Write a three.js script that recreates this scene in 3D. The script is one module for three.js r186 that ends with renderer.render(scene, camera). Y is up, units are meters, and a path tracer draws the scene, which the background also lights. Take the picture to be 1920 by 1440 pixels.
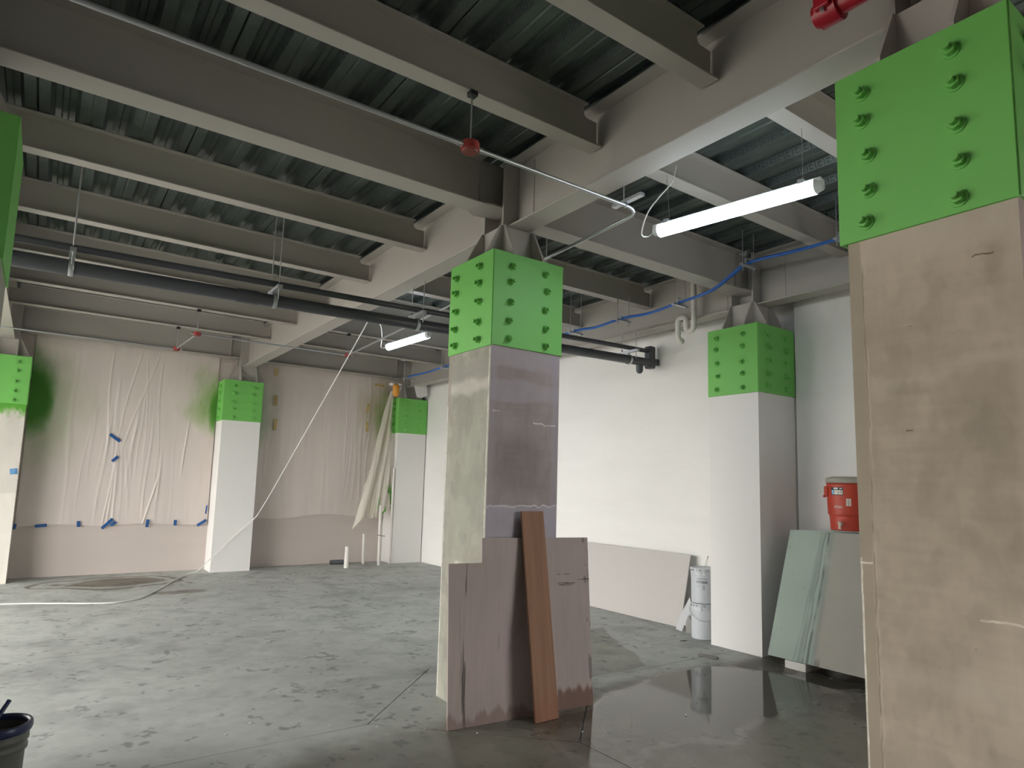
import * as THREE from 'three';
import { RoundedBoxGeometry } from 'three/addons/geometries/RoundedBoxGeometry.js';
import { mergeGeometries } from 'three/addons/utils/BufferGeometryUtils.js';
import { RectAreaLightUniformsLib } from 'three/addons/lights/RectAreaLightUniformsLib.js';

// ------------------------------------------------------------------ camera, sky, daylight, exposure
const scene = new THREE.Scene();
const D2R = Math.PI / 180;
const camera = new THREE.PerspectiveCamera(60.33, 1920 / 1440, 0.05, 200);
camera.rotation.order = 'YXZ';
camera.position.set(0, 1.6, 0);
camera.rotation.set(6.815 * D2R, -36.2 * D2R, 1.483 * D2R);
camera.setViewOffset(1920, 1440, -27.75, -44.57, 1920, 1440);
const SKY = 12.8;
scene.background = new THREE.Color(1.0 * SKY, 0.975 * SKY, 0.94 * SKY);
RectAreaLightUniformsLib.init();
const renderer = new THREE.WebGLRenderer({ antialias: true });
renderer.toneMapping = THREE.LinearToneMapping;
renderer.toneMappingExposure = 1.0;
renderer.shadowMap.enabled = true;
// the sky lights the hall through two tall unglazed openings in the left facade (x = FX) and one in the right wall behind the viewer
const FX = -4.2, WX = 6.54;
const OPENINGS = [[-12.9, -9.5], [-8.9, -3.6]], OPEN_RIGHT = [0.3, 3.9];
const OPEN_Y = [0.05, 3.5], OPEN_RIGHT_Y = [0.05, 2.9];

// ------------------------------------------------------------------ helpers
let seed = 20251;
const rnd = () => { seed = (seed * 1664525 + 1013904223) >>> 0; return seed / 4294967296; };
const rr = (a, b) => a + (b - a) * rnd();
const clamp = (v, a = 0, b = 1) => Math.min(b, Math.max(a, v));
const lerp = (a, b, t) => a + (b - a) * t;
const sstep = (a, b, v) => { const t = clamp((v - a) / (b - a)); return t * t * (3 - 2 * t); };
const P2 = new Float32Array(65536); for (let i = 0; i < 65536; i++) P2[i] = rnd();
function vnoise(x, y) {
  const xi = Math.floor(x), yi = Math.floor(y); let fx = x - xi, fy = y - yi;
  fx = fx * fx * (3 - 2 * fx); fy = fy * fy * (3 - 2 * fy);
  const a = P2[((yi & 255) << 8) | (xi & 255)], b = P2[((yi & 255) << 8) | ((xi + 1) & 255)];
  const c = P2[(((yi + 1) & 255) << 8) | (xi & 255)], d = P2[(((yi + 1) & 255) << 8) | ((xi + 1) & 255)];
  return a + (b - a) * fx + (c - a) * fy + (a - b - c + d) * fx * fy;
}
function fbm(x, y, n = 4) { let s = 0, a = 0.5, t = 0; for (let i = 0; i < n; i++) { s += a * vnoise(x, y); t += a; a *= 0.5; x = x * 2.03 + 17.1; y = y * 2.03 + 5.7; } return s / t; }
function dataTex(w, h, fn, srgb = true, repeat = false) {
  const d = new Uint8Array(w * h * 4), c = [0, 0, 0];
  for (let j = 0; j < h; j++) for (let i = 0; i < w; i++) {
    fn((i + 0.5) / w, (j + 0.5) / h, c); const k = (j * w + i) * 4;
    d[k] = clamp(c[0], 0, 255); d[k + 1] = clamp(c[1], 0, 255); d[k + 2] = clamp(c[2], 0, 255); d[k + 3] = 255;
  }
  const t = new THREE.DataTexture(d, w, h); t.magFilter = THREE.LinearFilter; t.minFilter = THREE.LinearMipmapLinearFilter; t.generateMipmaps = true;
  if (srgb) t.colorSpace = THREE.SRGBColorSpace;
  t.wrapS = t.wrapT = repeat ? THREE.RepeatWrapping : THREE.ClampToEdgeWrapping; t.needsUpdate = true; return t;
}
const std = (color, roughness = 0.7, metalness = 0, more = {}) => new THREE.MeshStandardMaterial({ color, roughness, metalness, ...more });
const taken = {};
function numbered(n) { const k = taken[n] = (taken[n] ?? -1) + 1; return k ? n + '_' + String(k).padStart(3, '0') : n; }
function thing(name, label, category, group, pos = [0, 0, 0]) {
  const g = new THREE.Group(); g.name = numbered(name); g.position.set(...pos);
  g.userData = { label, category }; if (group) g.userData.group = group;
  scene.add(g); return g;
}
function flatGeo(g) { const q = g.index ? g.toNonIndexed() : g; for (const k of Object.keys(q.attributes)) if (!['position', 'normal', 'uv'].includes(k)) q.deleteAttribute(k); return q; }
function merged(geos) { geos = [].concat(geos); return geos.length === 1 ? geos[0] : mergeGeometries(geos.map(flatGeo)); }
function mesh(name, geos, mat, parent, label) {
  const m = new THREE.Mesh(merged(geos), mat); m.castShadow = m.receiveShadow = true;
  m.name = parent ? name : numbered(name); if (label) m.userData.label = label;
  (parent || scene).add(m); return m;
}
function single(name, label, category, geos, mat, group) { const m = mesh(name, geos, mat); m.userData = { label, category }; if (group) m.userData.group = group; return m; }
function struct(name, geos, mat, parent, label) { const m = mesh(name, geos, mat, parent); m.userData.kind = 'structure'; if (label) m.userData.label = label; return m; }
// box by its limits
const B = (x0, x1, y0, y1, z0, z1) => { const g = new THREE.BoxGeometry(x1 - x0, y1 - y0, z1 - z0); g.translate((x0 + x1) / 2, (y0 + y1) / 2, (z0 + z1) / 2); return g; };
const RB = (x0, x1, y0, y1, z0, z1, r = 0.004, s = 1) => { const g = new RoundedBoxGeometry(x1 - x0, y1 - y0, z1 - z0, s, r); g.translate((x0 + x1) / 2, (y0 + y1) / 2, (z0 + z1) / 2); return g; };
const V = (x, y, z) => new THREE.Vector3(x, y, z);
function rod(a, b, r, seg = 8) {
  const d = new THREE.Vector3().subVectors(b, a), g = new THREE.CylinderGeometry(r, r, d.length(), seg);
  g.applyQuaternion(new THREE.Quaternion().setFromUnitVectors(V(0, 1, 0), d.clone().normalize()));
  g.translate((a.x + b.x) / 2, (a.y + b.y) / 2, (a.z + b.z) / 2); return g;
}
const tube = (pts, r, n = 60, seg = 8, tension = 0.5) => new THREE.TubeGeometry(new THREE.CatmullRomCurve3(pts, false, 'catmullrom', tension), n, r, seg, false);
// straight runs joined by rounded elbows
function pipePath(pts, bend) {
  const path = new THREE.CurvePath();
  let prev = pts[0].clone();
  for (let i = 1; i < pts.length - 1; i++) {
    const p = pts[i], a = new THREE.Vector3().subVectors(pts[i - 1], p).normalize(), b = new THREE.Vector3().subVectors(pts[i + 1], p).normalize();
    const s = p.clone().addScaledVector(a, bend), e = p.clone().addScaledVector(b, bend);
    path.add(new THREE.LineCurve3(prev, s)); path.add(new THREE.QuadraticBezierCurve3(s, p.clone(), e)); prev = e;
  }
  path.add(new THREE.LineCurve3(prev, pts[pts.length - 1].clone())); return path;
}
const pipeGeo = (pts, r, bend = 0.1, n = 80, seg = 12) => new THREE.TubeGeometry(pipePath(pts, bend), n, r, seg, false);
// outline in a plane, given thickness: plane 'xy' (extruded along z), 'zy' (along x), 'xz' (along y)
function plate(pts, plane, at, thick) {
  const s = new THREE.Shape(pts.map(p => new THREE.Vector2(p[0], p[1])));
  const g = new THREE.ExtrudeGeometry(s, { depth: thick, bevelEnabled: false, curveSegments: 6 });
  g.translate(0, 0, -thick / 2);
  if (plane === 'zy') g.applyMatrix4(new THREE.Matrix4().makeBasis(V(0, 0, 1), V(0, 1, 0), V(-1, 0, 0)));
  if (plane === 'xz') g.applyMatrix4(new THREE.Matrix4().makeBasis(V(1, 0, 0), V(0, 0, 1), V(0, -1, 0)));
  if (plane === 'xy') g.translate(0, 0, at); if (plane === 'zy') g.translate(at, 0, 0); if (plane === 'xz') g.translate(0, at, 0);
  return g;
}

// ------------------------------------------------------------------ materials
const M = {
  steel: std(new THREE.Color(0.43, 0.405, 0.37), 0.5),
  green: std(new THREE.Color(0.17, 0.51, 0.105), 0.55),
  white: std(new THREE.Color(0.775, 0.76, 0.735), 0.75),
  galv: std(new THREE.Color(0.52, 0.54, 0.56), 0.38, 0.85),
  rodm: std(new THREE.Color(0.55, 0.57, 0.58), 0.35, 0.8),
  darkpipe: std(new THREE.Color(0.066, 0.07, 0.08), 0.35),
  blackm: std(new THREE.Color(0.02, 0.022, 0.025), 0.5),
  pvc: std(new THREE.Color(0.74, 0.71, 0.66), 0.4),
  redbox: std(new THREE.Color(0.36, 0.05, 0.045), 0.45),
  redpipe: std(new THREE.Color(0.42, 0.015, 0.03), 0.3),
  blue: std(new THREE.Color(0.02, 0.12, 0.46), 0.35),
  tape: std(new THREE.Color(0.012, 0.085, 0.27), 0.6),
  ytape: std(new THREE.Color(0.55, 0.40, 0.17), 0.7),
  cable: std(new THREE.Color(0.78, 0.77, 0.73), 0.5),
  slab: std(new THREE.Color(0.12, 0.12, 0.12), 0.9),
};

// plaster skim of the raw columns: matter with trowel marks and patches of filler
function plasterTex(W, H, w, h, base, opts) {
  return dataTex(W, H, (u, v, c) => {
    const x = u * w, y = v * h;
    let n = fbm(x * 3.1 + opts.s, y * 2.3, 5) - 0.5, st = fbm(x * 40 + opts.s, y * 5, 3) - 0.5, sh = fbm(x * 4, y * 46 + opts.s, 3) - 0.5;
    const m1 = fbm(x * 15 + opts.s * 3, y * 11 + 2, 5) - 0.5, m2 = fbm(x * 6.5 + 11, y * 5 + opts.s, 5), pit = vnoise(x * 75 + opts.s, y * 75);
    let f = 1 + n * opts.n + st * opts.v + sh * opts.hz + m1 * (opts.m ?? 0.06) - (opts.sm ?? 0.04) * sstep(0.54, 0.66, m2) + (opts.sm ?? 0.04) * 0.7 * sstep(0.42, 0.32, m2) - (pit > 0.988 ? 0.2 : 0);
    let r = base[0] * f, g = base[1] * f, b = base[2] * f;
    const mixTo = (t, k) => { r += (k[0] - r) * t; g += (k[1] - g) * t; b += (k[2] - b) * t; };
    for (const p of opts.patches || []) {
      const e = (fbm(x * p.f + p.o, y * p.f, 4) - 0.5) * p.a;
      const d = Math.max(p.x0 - x, x - p.x1, p.y0 - y, y - p.y1) + e;
      const t = sstep(p.soft, -p.soft, d) * (p.k ?? 0.8) * (0.7 + 0.6 * (fbm(x * 9 + p.o, y * 9, 3)));
      if (t > 0) mixTo(clamp(t), p.c);
    }
    for (const l of opts.lines || []) {
      const wob = (fbm(l.o, (l.vert ? y : x) * 21, 4) - 0.5) * l.a, q = l.vert ? x - l.at - wob : y - l.at - wob, along = l.vert ? y : x;
      if (along > l.from && along < l.to && Math.abs(q) < l.w) mixTo(l.k * (0.5 + fbm(along * 30, l.o, 2)) * (l.br ? sstep(0.40, 0.56, fbm(along * l.br, l.o + 5, 3)) : 1), l.c);
    }
    c[0] = r; c[1] = g; c[2] = b;
  });
}
const CW = 0.647, CD = 0.615, SH = 2.63;
const mC1left = std(0xffffff, 0.8, 0, { map: plasterTex(512, 1024, CD, SH, [156, 154, 142], { s: 3, n: 0.16, v: 0.05, hz: 0.03, m: 0.09, sm: 0.06,
  patches: [
    { x0: 0.06, x1: 0.56, y0: 2.38, y1: 2.52, f: 5, a: 0.1, o: 4, soft: 0.04, k: 0.55, c: [150, 146, 138] },
    { x0: 0.0, x1: 0.6, y0: 2.28, y1: 2.38, f: 6, a: 0.08, o: 9, soft: 0.03, k: 0.6, c: [206, 203, 194] },
    { x0: -0.1, x1: 0.05, y0: 2.1, y1: 2.62, f: 9, a: 0.09, o: 2, soft: 0.015, k: 0.7, c: [150, 140, 130] },
    { x0: 0.2, x1: 0.48, y0: 0.9, y1: 1.02, f: 8, a: 0.08, o: 6, soft: 0.02, k: 0.7, c: [214, 212, 200] },
    { x0: 0.2, x1: 0.55, y0: 1.2, y1: 2.0, f: 4, a: 0.3, o: 16, soft: 0.12, k: 0.35, c: [162, 168, 150] }],
  lines: [{ vert: true, at: 0.595, w: 0.007, a: 0.006, o: 3, from: 0, to: 2.6, k: 0.6, c: [226, 226, 214] }, { vert: true, at: 0.008, w: 0.005, a: 0.01, o: 8, from: 0, to: 2.2, k: 0.7, c: [226, 224, 214] }] }) });
const mC1front = std(0xffffff, 0.8, 0, { map: plasterTex(512, 1024, CW, SH, [157, 144, 142], { s: 31, n: 0.18, v: 0.06, hz: 0.05,
  patches: [
    { x0: -0.1, x1: 0.8, y0: 2.46, y1: 2.8, f: 5, a: 0.09, o: 4, soft: 0.02, k: 0.6, c: [170, 160, 166] },
    { x0: -0.1, x1: 0.8, y0: 2.22, y1: 2.36, f: 4, a: 0.08, o: 14, soft: 0.02, k: 0.55, c: [172, 163, 170] },
    { x0: 0.58, x1: 0.8, y0: 0.0, y1: 2.6, f: 6, a: 0.05, o: 24, soft: 0.015, k: 0.55, c: [165, 156, 164] },
    { x0: -0.1, x1: 0.05, y0: 0.0, y1: 2.6, f: 6, a: 0.05, o: 27, soft: 0.015, k: 0.5, c: [165, 156, 164] },
    { x0: -0.1, x1: 0.8, y0: -0.2, y1: 1.44, f: 5, a: 0.05, o: 34, soft: 0.01, k: 0.75, c: [172, 165, 176] },
    { x0: 0.1, x1: 0.5, y0: 1.55, y1: 1.95, f: 3, a: 0.2, o: 44, soft: 0.09, k: 0.3, c: [112, 101, 100] }],
  lines: [{ at: 2.06, w: 0.004, a: 0.02, o: 3, from: 0.4, to: 0.62, k: 0.9, c: [222, 218, 214] }, { at: 1.445, w: 0.006, a: 0.03, o: 13, from: 0, to: 0.7, k: 0.8, c: [206, 200, 206] }, { at: 2.13, w: 0.003, a: 0.01, o: 21, from: 0.03, to: 0.09, k: 0.9, c: [222, 218, 214] }] }) });
const mC0left = std(0xffffff, 0.82, 0, { map: plasterTex(768, 2048, CD, SH, [178, 164, 147], { s: 51, n: 0.24, v: 0.03, hz: 0.05, m: 0.09, sm: 0.045,
  patches: [
    { x0: 0.05, x1: 0.62, y0: 2.5, y1: 2.8, f: 5, a: 0.12, o: 4, soft: 0.04, k: 0.5, c: [198, 186, 170] },
    { x0: 0.08, x1: 0.36, y0: 2.0, y1: 2.04, f: 9, a: 0.13, o: 9, soft: 0.045, k: 0.55, c: [196, 184, 169] },
    { x0: 0.42, x1: 0.62, y0: 2.07, y1: 2.09, f: 9, a: 0.1, o: 12, soft: 0.03, k: 0.5, c: [194, 182, 167] },
    { x0: 0.42, x1: 0.62, y0: 1.3, y1: 1.98, f: 11, a: 0.5, o: 19, soft: 0.16, k: 0.3, c: [142, 130, 114] },
    { x0: 0.05, x1: 0.5, y0: 0.9, y1: 1.0, f: 4, a: 0.14, o: 29, soft: 0.05, k: 0.4, c: [194, 184, 168] },
    { x0: 0.57, x1: 0.7, y0: 0, y1: 2.7, f: 6, a: 0.06, o: 39, soft: 0.02, k: 0.35, c: [196, 182, 168] },
    { x0: -0.1, x1: 0.052, y0: -1, y1: 3, f: 5, a: 0.012, o: 49, soft: 0.003, k: 0.7, c: [160, 148, 130] }],
  lines: [{ vert: true, at: 0.056, w: 0.002, a: 0.008, o: 3, from: 0, to: 2.5, k: 0.45, c: [112, 102, 90], br: 7 }, { vert: true, at: 0.064, w: 0.004, a: 0.012, o: 3, from: 0.2, to: 2.5, k: 0.25, c: [204, 194, 180], br: 8 },
    { vert: true, at: 0.004, w: 0.004, a: 0.006, o: 8, from: 0, to: 1.35, k: 0.9, c: [222, 216, 206] }, { at: 1.18, w: 0.004, a: 0.015, o: 17, from: 0.42, to: 0.62, k: 0.9, c: [220, 210, 196] },
    { at: 1.33, w: 0.004, a: 0.006, o: 27, from: 0.0, to: 0.05, k: 0.9, c: [225, 218, 206] }, { at: 2.44, w: 0.003, a: 0.02, o: 37, from: 0.46, to: 0.53, k: 0.9, c: [112, 98, 84] }, { at: 1.83, w: 0.0025, a: 0.01, o: 47, from: 0.2, to: 0.225, k: 0.9, c: [112, 98, 84] }] }) });
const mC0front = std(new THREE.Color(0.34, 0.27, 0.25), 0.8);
// column by the left edge: cloth of film with green overspray under its plates
const mC3 = std(0xffffff, 0.5, 0, { map: dataTex(256, 1024, (u, v, c) => {
  const x = u * CW, y = v * SH, n = fbm(x * 6, y * 2.5, 4) - 0.5, f = 1 + n * 0.1, wrap = y > 1.3 ? 0.94 : 1;
  const g = sstep(2.42, 2.56, y + (fbm(x * 16, y * 8, 4) - 0.5) * 0.22);
  c[0] = lerp(214 * f * wrap, 84, g); c[1] = lerp(209 * f * wrap, 158, g); c[2] = lerp(200 * f * wrap, 48, g);
}) });

// ------------------------------------------------------------------ floor
const FX0 = FX, FX1 = 7.0, FZ0 = -13.6, FZ1 = 4.4;
function wetness(x, z) {
  const n = fbm(x * 1.3 + 3, z * 1.3 + 7, 5) - 0.5, m = fbm(x * 5 + 9, z * 5, 4) - 0.5, s = fbm(x * 4.2 + 51, z * 4.2 + 23, 5) - 0.5;
  // standing water in front of the two right-hand columns
  const edge = lerp(-3.86, -4.13, clamp((x - 3.4) / 1.2));
  let w = sstep(-0.07, 0.10, Math.min(z - edge, (x - 2.75) * 0.7, 5.25 - x + (z + 4) * 0.55) + n * 0.24 + m * 0.06);
  w *= 1 - 0.9 * sstep(-0.05, 0.16, (z + 2.95) + n * 0.5 + s * 0.35);
  // splashed, half dry apron around it
  const apron = sstep(0.48, 0.53, 0.5 + s * 0.9 + m * 0.7 + 0.10 * sstep(-4.1, -3.5, z)) * sstep(-4.15, -3.85, z + n * 0.5) * sstep(1.6, 2.8, x + n);
  return [clamp(w), apron];
}
const wetMap = [];
const TW = 1400, TH = 2000;
function dampShade(x, z) { // darker concrete, still moist, with some shade painted in at right
  const n = fbm(x * 1.1 + 13, z * 1.1 + 2, 5) - 0.5, k = fbm(x * 6 + 1, z * 6 + 4, 3) - 0.5;
  let d = 0;
  // tongue behind the leaning board
  const cx = lerp(4.2, 5.05, clamp((-4.4 - z) / 1.4));
  d = Math.max(d, 0.27 * sstep(0.02, -0.03, Math.max(Math.abs(x - cx + 0.35) - 0.75, z + 4.42, -5.85 - z) + n * 0.35));
  // front of the leaning board and the near floor
  d = Math.max(d, 0.56 * sstep(-0.22, 0.18, z + 4.08 + n * 0.7 + k * 0.2) * sstep(0.5, 1.6, x + n * 1.2));
  // right-hand floor below the stacked sheets: wet splotches over a painted shade tone
  const spl = fbm(x * 4.5 + 31, z * 4.5 + 12, 5); d = Math.max(d, (0.26 + 0.56 * sstep(0.46, 0.53, spl)) * sstep(-0.12, 0.12, Math.min(z + 4.05, x - 4.85) + n * 0.35));
  // puddle stains by the back wall
  const q = Math.hypot((x - 1.15) / 0.95, (z + 11.95) / 0.75) + n * 0.9;
  d = Math.max(d, 0.62 * sstep(1.0, 0.93, q) * sstep(0.05, 0.12, Math.abs(q - 0.8)));
  d = Math.max(d, 0.4 * sstep(0.62, 0.5, Math.hypot((x - 1.75) / 0.6, (z + 10.6) / 0.35) + n * 1.2));
  return d;
}
const floorCol = dataTex(TW, TH, (u, v, c) => {
  const x = lerp(FX0, FX1, u), z = lerp(FZ1, FZ0, v);
  const big = fbm(x * 0.55 + 4, z * 0.55, 5) - 0.5, mid = fbm(x * 2.6 + 40, z * 2.6, 5) - 0.5, fine = fbm(x * 14, z * 14, 3) - 0.5;
  const streak = fbm(x * 6.5 + 7, z * 6.5 + 3, 4) - 0.5;
  let f = 1 + big * 0.17 + mid * 0.12 + fine * 0.07 + streak * 0.07;
  // scuffs
  const sc = fbm(x * 3.4 + 90, z * 3.4 + 3, 6); f *= 1 - 0.10 * sstep(0.50, 0.76, sc); const s2 = fbm(x * 9 + 20, z * 9 + 8, 4); f *= 1 - 0.05 * sstep(0.56, 0.74, s2); const s3 = fbm(x * 5 + z * 4.2 + 60, z * 5 - x * 4.2, 5) * 0.5 + fbm(x * 19, z * 19, 3) * 0.5; f *= 1 - 0.22 * sstep(0.63, 0.70, s3);
  const sp = vnoise(x * 55, z * 55) * vnoise(x * 23 + 9, z * 23); if (sp > 0.86) f *= 1.22;
  const [w, a] = wetness(x, z), d = Math.max(dampShade(x, z), w * 0.8, a * 0.62);
  const k = 1 - 0.62 * d;
  c[0] = 171 * f * k * lerp(1, 1.0, d); c[1] = 174 * f * k * lerp(1, 0.905, d); c[2] = 169 * f * k * lerp(1, 0.79, d);
});
const floorRough = dataTex(TW >> 1, TH >> 1, (u, v, c) => {
  const x = lerp(FX0, FX1, u), z = lerp(FZ1, FZ0, v);
  const [w, a] = wetness(x, z), d = dampShade(x, z), n = fbm(x * 4, z * 4, 4) - 0.5;
  let r = 0.62 + n * 0.2 - 0.16 * d - a * 0.2; r = lerp(r, 0.06, w);
  c[0] = c[1] = c[2] = 255 * clamp(r, 0.04, 1);
}, false);
const mFloor = std(0xffffff, 1, 0, { map: floorCol, roughnessMap: floorRough });
const floor = new THREE.Group(); floor.name = 'floor'; floor.userData = { kind: 'structure', label: 'grey concrete floor with saw-cut joints and a wet patch at right' }; scene.add(floor);
{
  const xs = [FX0, -0.56, 2.92, FX1], zs = [FZ1, -1.07, -4.33, -7.3, -10.2, -12.9, FZ0], gap = 0.0035, dm = 1.0;
  const isCol = (x, z) => (x === -0.56 || x === 2.92) && [-1.07, -4.33, -12.9].includes(z);
  const add = (pts, name) => {
    const s = new THREE.Shape(pts.map(p => new THREE.Vector2(p[0], -p[1])));
    const g = new THREE.ExtrudeGeometry(s, { depth: 0.06, bevelEnabled: false }); g.rotateX(-Math.PI / 2); g.translate(0, -0.06, 0);
    const p = g.attributes.position, uv = g.attributes.uv;
    for (let i = 0; i < p.count; i++) uv.setXY(i, (p.getX(i) - FX0) / (FX1 - FX0), (FZ1 - p.getZ(i)) / (FZ1 - FZ0));
    mesh(name, g, mFloor, floor);
  };
  for (let i = 0; i < xs.length - 1; i++) for (let j = 0; j < zs.length - 1; j++) {
    const x0 = xs[i] + gap, x1 = xs[i + 1] - gap, z1 = zs[j] - gap, z0 = zs[j + 1] + gap, pts = [];
    const corner = (x, z, X, Z, sx, sz, first) => {
      if (!isCol(X, Z)) { pts.push([x, z]); return; }
      const a = [x + sx * dm, z], b = [x, z + sz * dm]; first ? pts.push(b, a) : pts.push(a, b);
    };
    corner(x0, z1, xs[i], zs[j], 1, -1, true); corner(x1, z1, xs[i + 1], zs[j], -1, -1, false);
    corner(x1, z0, xs[i + 1], zs[j + 1], -1, 1, true); corner(x0, z0, xs[i], zs[j + 1], 1, 1, false);
    add(pts, 'floor_slab');
  }
  const e = dm - gap * 1.5;
  for (const x of [-0.56, 2.92]) for (const z of [-1.07, -4.33, -12.9]) {
    const zb = Math.max(z - e, FZ0 + 0.01), k = e - (z - zb);
    add(k > 0.001 ? [[x - e, z], [x, z + e], [x + e, z], [x + k, zb], [x - k, zb]] : [[x - e, z], [x, z + e], [x + e, z], [x, z - e]], 'floor_pad');
  }
  mesh('sub_base', B(FX0, FX1, -0.3, -0.02, FZ0, FZ1), M.slab, floor);
}
struct('ground', B(-60, 60, -0.6, -0.32, -60, 60), std(new THREE.Color(0.24, 0.23, 0.21), 0.9), null, 'open ground outside the facade openings');

// ------------------------------------------------------------------ walls
const wallTex = dataTex(512, 512, (u, v, c) => { const n = fbm(u * 8, v * 30, 4) - 0.5, m = fbm(u * 5 + 3, v * 5, 4) - 0.5; const f = 1 + n * 0.025 + m * 0.04; c[0] = 231 * f; c[1] = 229 * f; c[2] = 225 * f; }, true, true);
wallTex.repeat.set(1, 1);
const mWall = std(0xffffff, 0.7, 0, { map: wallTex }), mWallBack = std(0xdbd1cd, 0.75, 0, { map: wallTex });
const JB0 = 2.64, WZ = -13.0, TOP = 4.2;
struct('wall_right', [B(WX, 7.0, 0, TOP, -4.0, OPEN_RIGHT[0]), B(WX, 7.0, OPEN_RIGHT_Y[1], TOP, ...OPEN_RIGHT), B(WX, 7.0, 0, OPEN_RIGHT_Y[0], ...OPEN_RIGHT), B(WX, 7.0, 0, TOP, OPEN_RIGHT[1], FZ1), B(WX, 7.0, 0, TOP, WZ, -4.645), B(6.74, 7.0, JB0, TOP, -4.645, -4.0), B(6.50, 7.0, 0, JB0, -4.645, -4.02)], mWall, null, 'smooth white side wall behind the right-hand columns');
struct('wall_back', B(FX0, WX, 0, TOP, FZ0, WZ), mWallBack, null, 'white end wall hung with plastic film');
struct('wall_front', B(FX0, WX, 0, TOP, FZ1 - 0.2, FZ1), std(new THREE.Color(0.2, 0.19, 0.18), 0.9), null, 'plain wall behind the viewer');
{
  const parts = [B(FX0 - 0.25, FX0, OPEN_Y[1], TOP, WZ, FZ1), B(FX0 - 0.25, FX0, -0.2, OPEN_Y[0], WZ, FZ1)];
  let z = WZ; for (const [a, b] of OPENINGS) { parts.push(B(FX0 - 0.25, FX0, OPEN_Y[0], OPEN_Y[1], z, a)); z = b; }
  parts.push(B(FX0 - 0.25, FX0, OPEN_Y[0], OPEN_Y[1], z, FZ1));
  struct('wall_left', parts, mWall, null, 'facade wall with open window bays on the daylight side');
}

// ------------------------------------------------------------------ ceiling: galvanised ribbed deck sheets
const PITCH = 0.3217, SHEET = PITCH * 3, DEPTH = 0.06;
{
  const prof = [[0, 0.007], [0.011, 0], [0.074, 0], [0.1, DEPTH], [0.136, DEPTH], [0.146, DEPTH - 0.008], [0.176, DEPTH - 0.008], [0.186, DEPTH], [0.2217, DEPTH], [0.2477, 0], [0.3107, 0], [PITCH, 0.007]];
  const len = [0]; for (let i = 1; i < prof.length; i++) len.push(len[i - 1] + Math.hypot(prof[i][0] - prof[i - 1][0], prof[i][1] - prof[i - 1][1]));
  const L = len[len.length - 1];
  // embossed locking marks rolled into the sloping webs
  const emboss = dataTex(128, 512, (u, v, c) => {
    const s = v * L; let h = 0;
    for (const [a, b] of [[len[2], len[3]], [len[8], len[9]]]) {
      if (s < a || s > b) continue; const t = (s - a) / (b - a);
      const box = (u0, u1, t0, t1) => { const d = Math.min(u - u0, u1 - u, (t - t0) * 0.6, (t1 - t) * 0.6); return sstep(0, 0.03, d); };
      h = Math.max(h, box(0.04, 0.15, 0.06, 0.94), box(0.36, 0.46, 0.22, 0.8), box(0.36, 0.8, 0.66, 0.84), box(0.36, 0.8, 0.18, 0.36));
    }
    c[0] = c[1] = c[2] = 255 * h;
  }, false, true);
  const zinc = dataTex(256, 512, (u, v, c) => { const n = fbm(u * 9, v * 14, 4) - 0.5, m = fbm(u * 40, v * 60, 3) - 0.5; const f = 1 + n * 0.16 + m * 0.07; c[0] = 98 * f; c[1] = 107 * f; c[2] = 104 * f; }, true, true);
  const mDeck = std(0xffffff, 0.4, 0.6, { map: zinc, bumpMap: emboss, bumpScale: 0.005 });
  emboss.repeat.set(1, 1);
  const zinc2 = zinc; zinc2.repeat.set(0.07, 0.37);
  const ceiling = new THREE.Group(); ceiling.name = 'ceiling'; ceiling.userData = { kind: 'structure', label: 'galvanised ribbed steel deck overhead' }; scene.add(ceiling);
  const z0 = WZ, z1 = FZ1 - 0.2, nz = 2;
  const pos = [], uv = [], idx = [];
  for (let r = 0; r < 3; r++) for (let i = 0; i < prof.length - 1; i++) {
    const [xa, ya] = prof[i], [xb, yb] = prof[i + 1], k = pos.length / 3;
    for (const z of [z0, z1]) { pos.push(r * PITCH + xa + (r === 0 && i === 0 ? 0.003 : 0), ya, z, r * PITCH + xb - (r === 2 && i === prof.length - 2 ? 0.003 : 0), yb, z); uv.push(z / 0.074, r + len[i] / L, z / 0.074, r + len[i + 1] / L); }
    idx.push(k, k + 1, k + 3, k, k + 3, k + 2);
  }
  const g = new THREE.BufferGeometry(); g.setAttribute('position', new THREE.Float32BufferAttribute(pos, 3)); g.setAttribute('uv', new THREE.Float32BufferAttribute(uv, 2)); g.setIndex(idx);
  const gg = g.toNonIndexed(); gg.computeVertexNormals();
  const first = -0.24 - SHEET * 6;
  for (let k = 0; k < 14; k++) {
    const xk = first + k * SHEET; if (xk + SHEET > 7.0 || xk < FX0 - 0.4) continue;
    const m = mesh('deck_sheet', gg, mDeck, ceiling); m.position.set(xk, TOP + 0.003, 0);
  }
  mesh('concrete_topping', B(FX0 - 0.25, 7.0, TOP + 0.075, TOP + 0.25, FZ0, FZ1), M.slab, ceiling);
}

// ------------------------------------------------------------------ steel frame
const XA = 2.925, XB = 6.19, XD = -0.56;
const copedWeb = (a, b, y0, y1, cut) => { // outline of a web along its length, top corners coped
  const p = [[a, y0], [b, y0]];
  const arc = (cx, cy, from, to) => { for (let i = 0; i <= 5; i++) { const t = lerp(from, to, i / 5); p.push([cx + 0.03 * Math.cos(t), cy + 0.03 * Math.sin(t)]); } };
  if (!cut) { p.push([b, y1], [a, y1]); return p; }
  p.push([b, y1 - 0.075]); arc(b - 0.085, y1 - 0.045, -Math.PI / 2, -Math.PI); p.push([b - 0.115, y1]);
  p.push([a + 0.115, y1]); arc(a + 0.085, y1 - 0.045, 0, -Math.PI / 2); p.push([a, y1 - 0.075]); return p;
};
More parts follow.
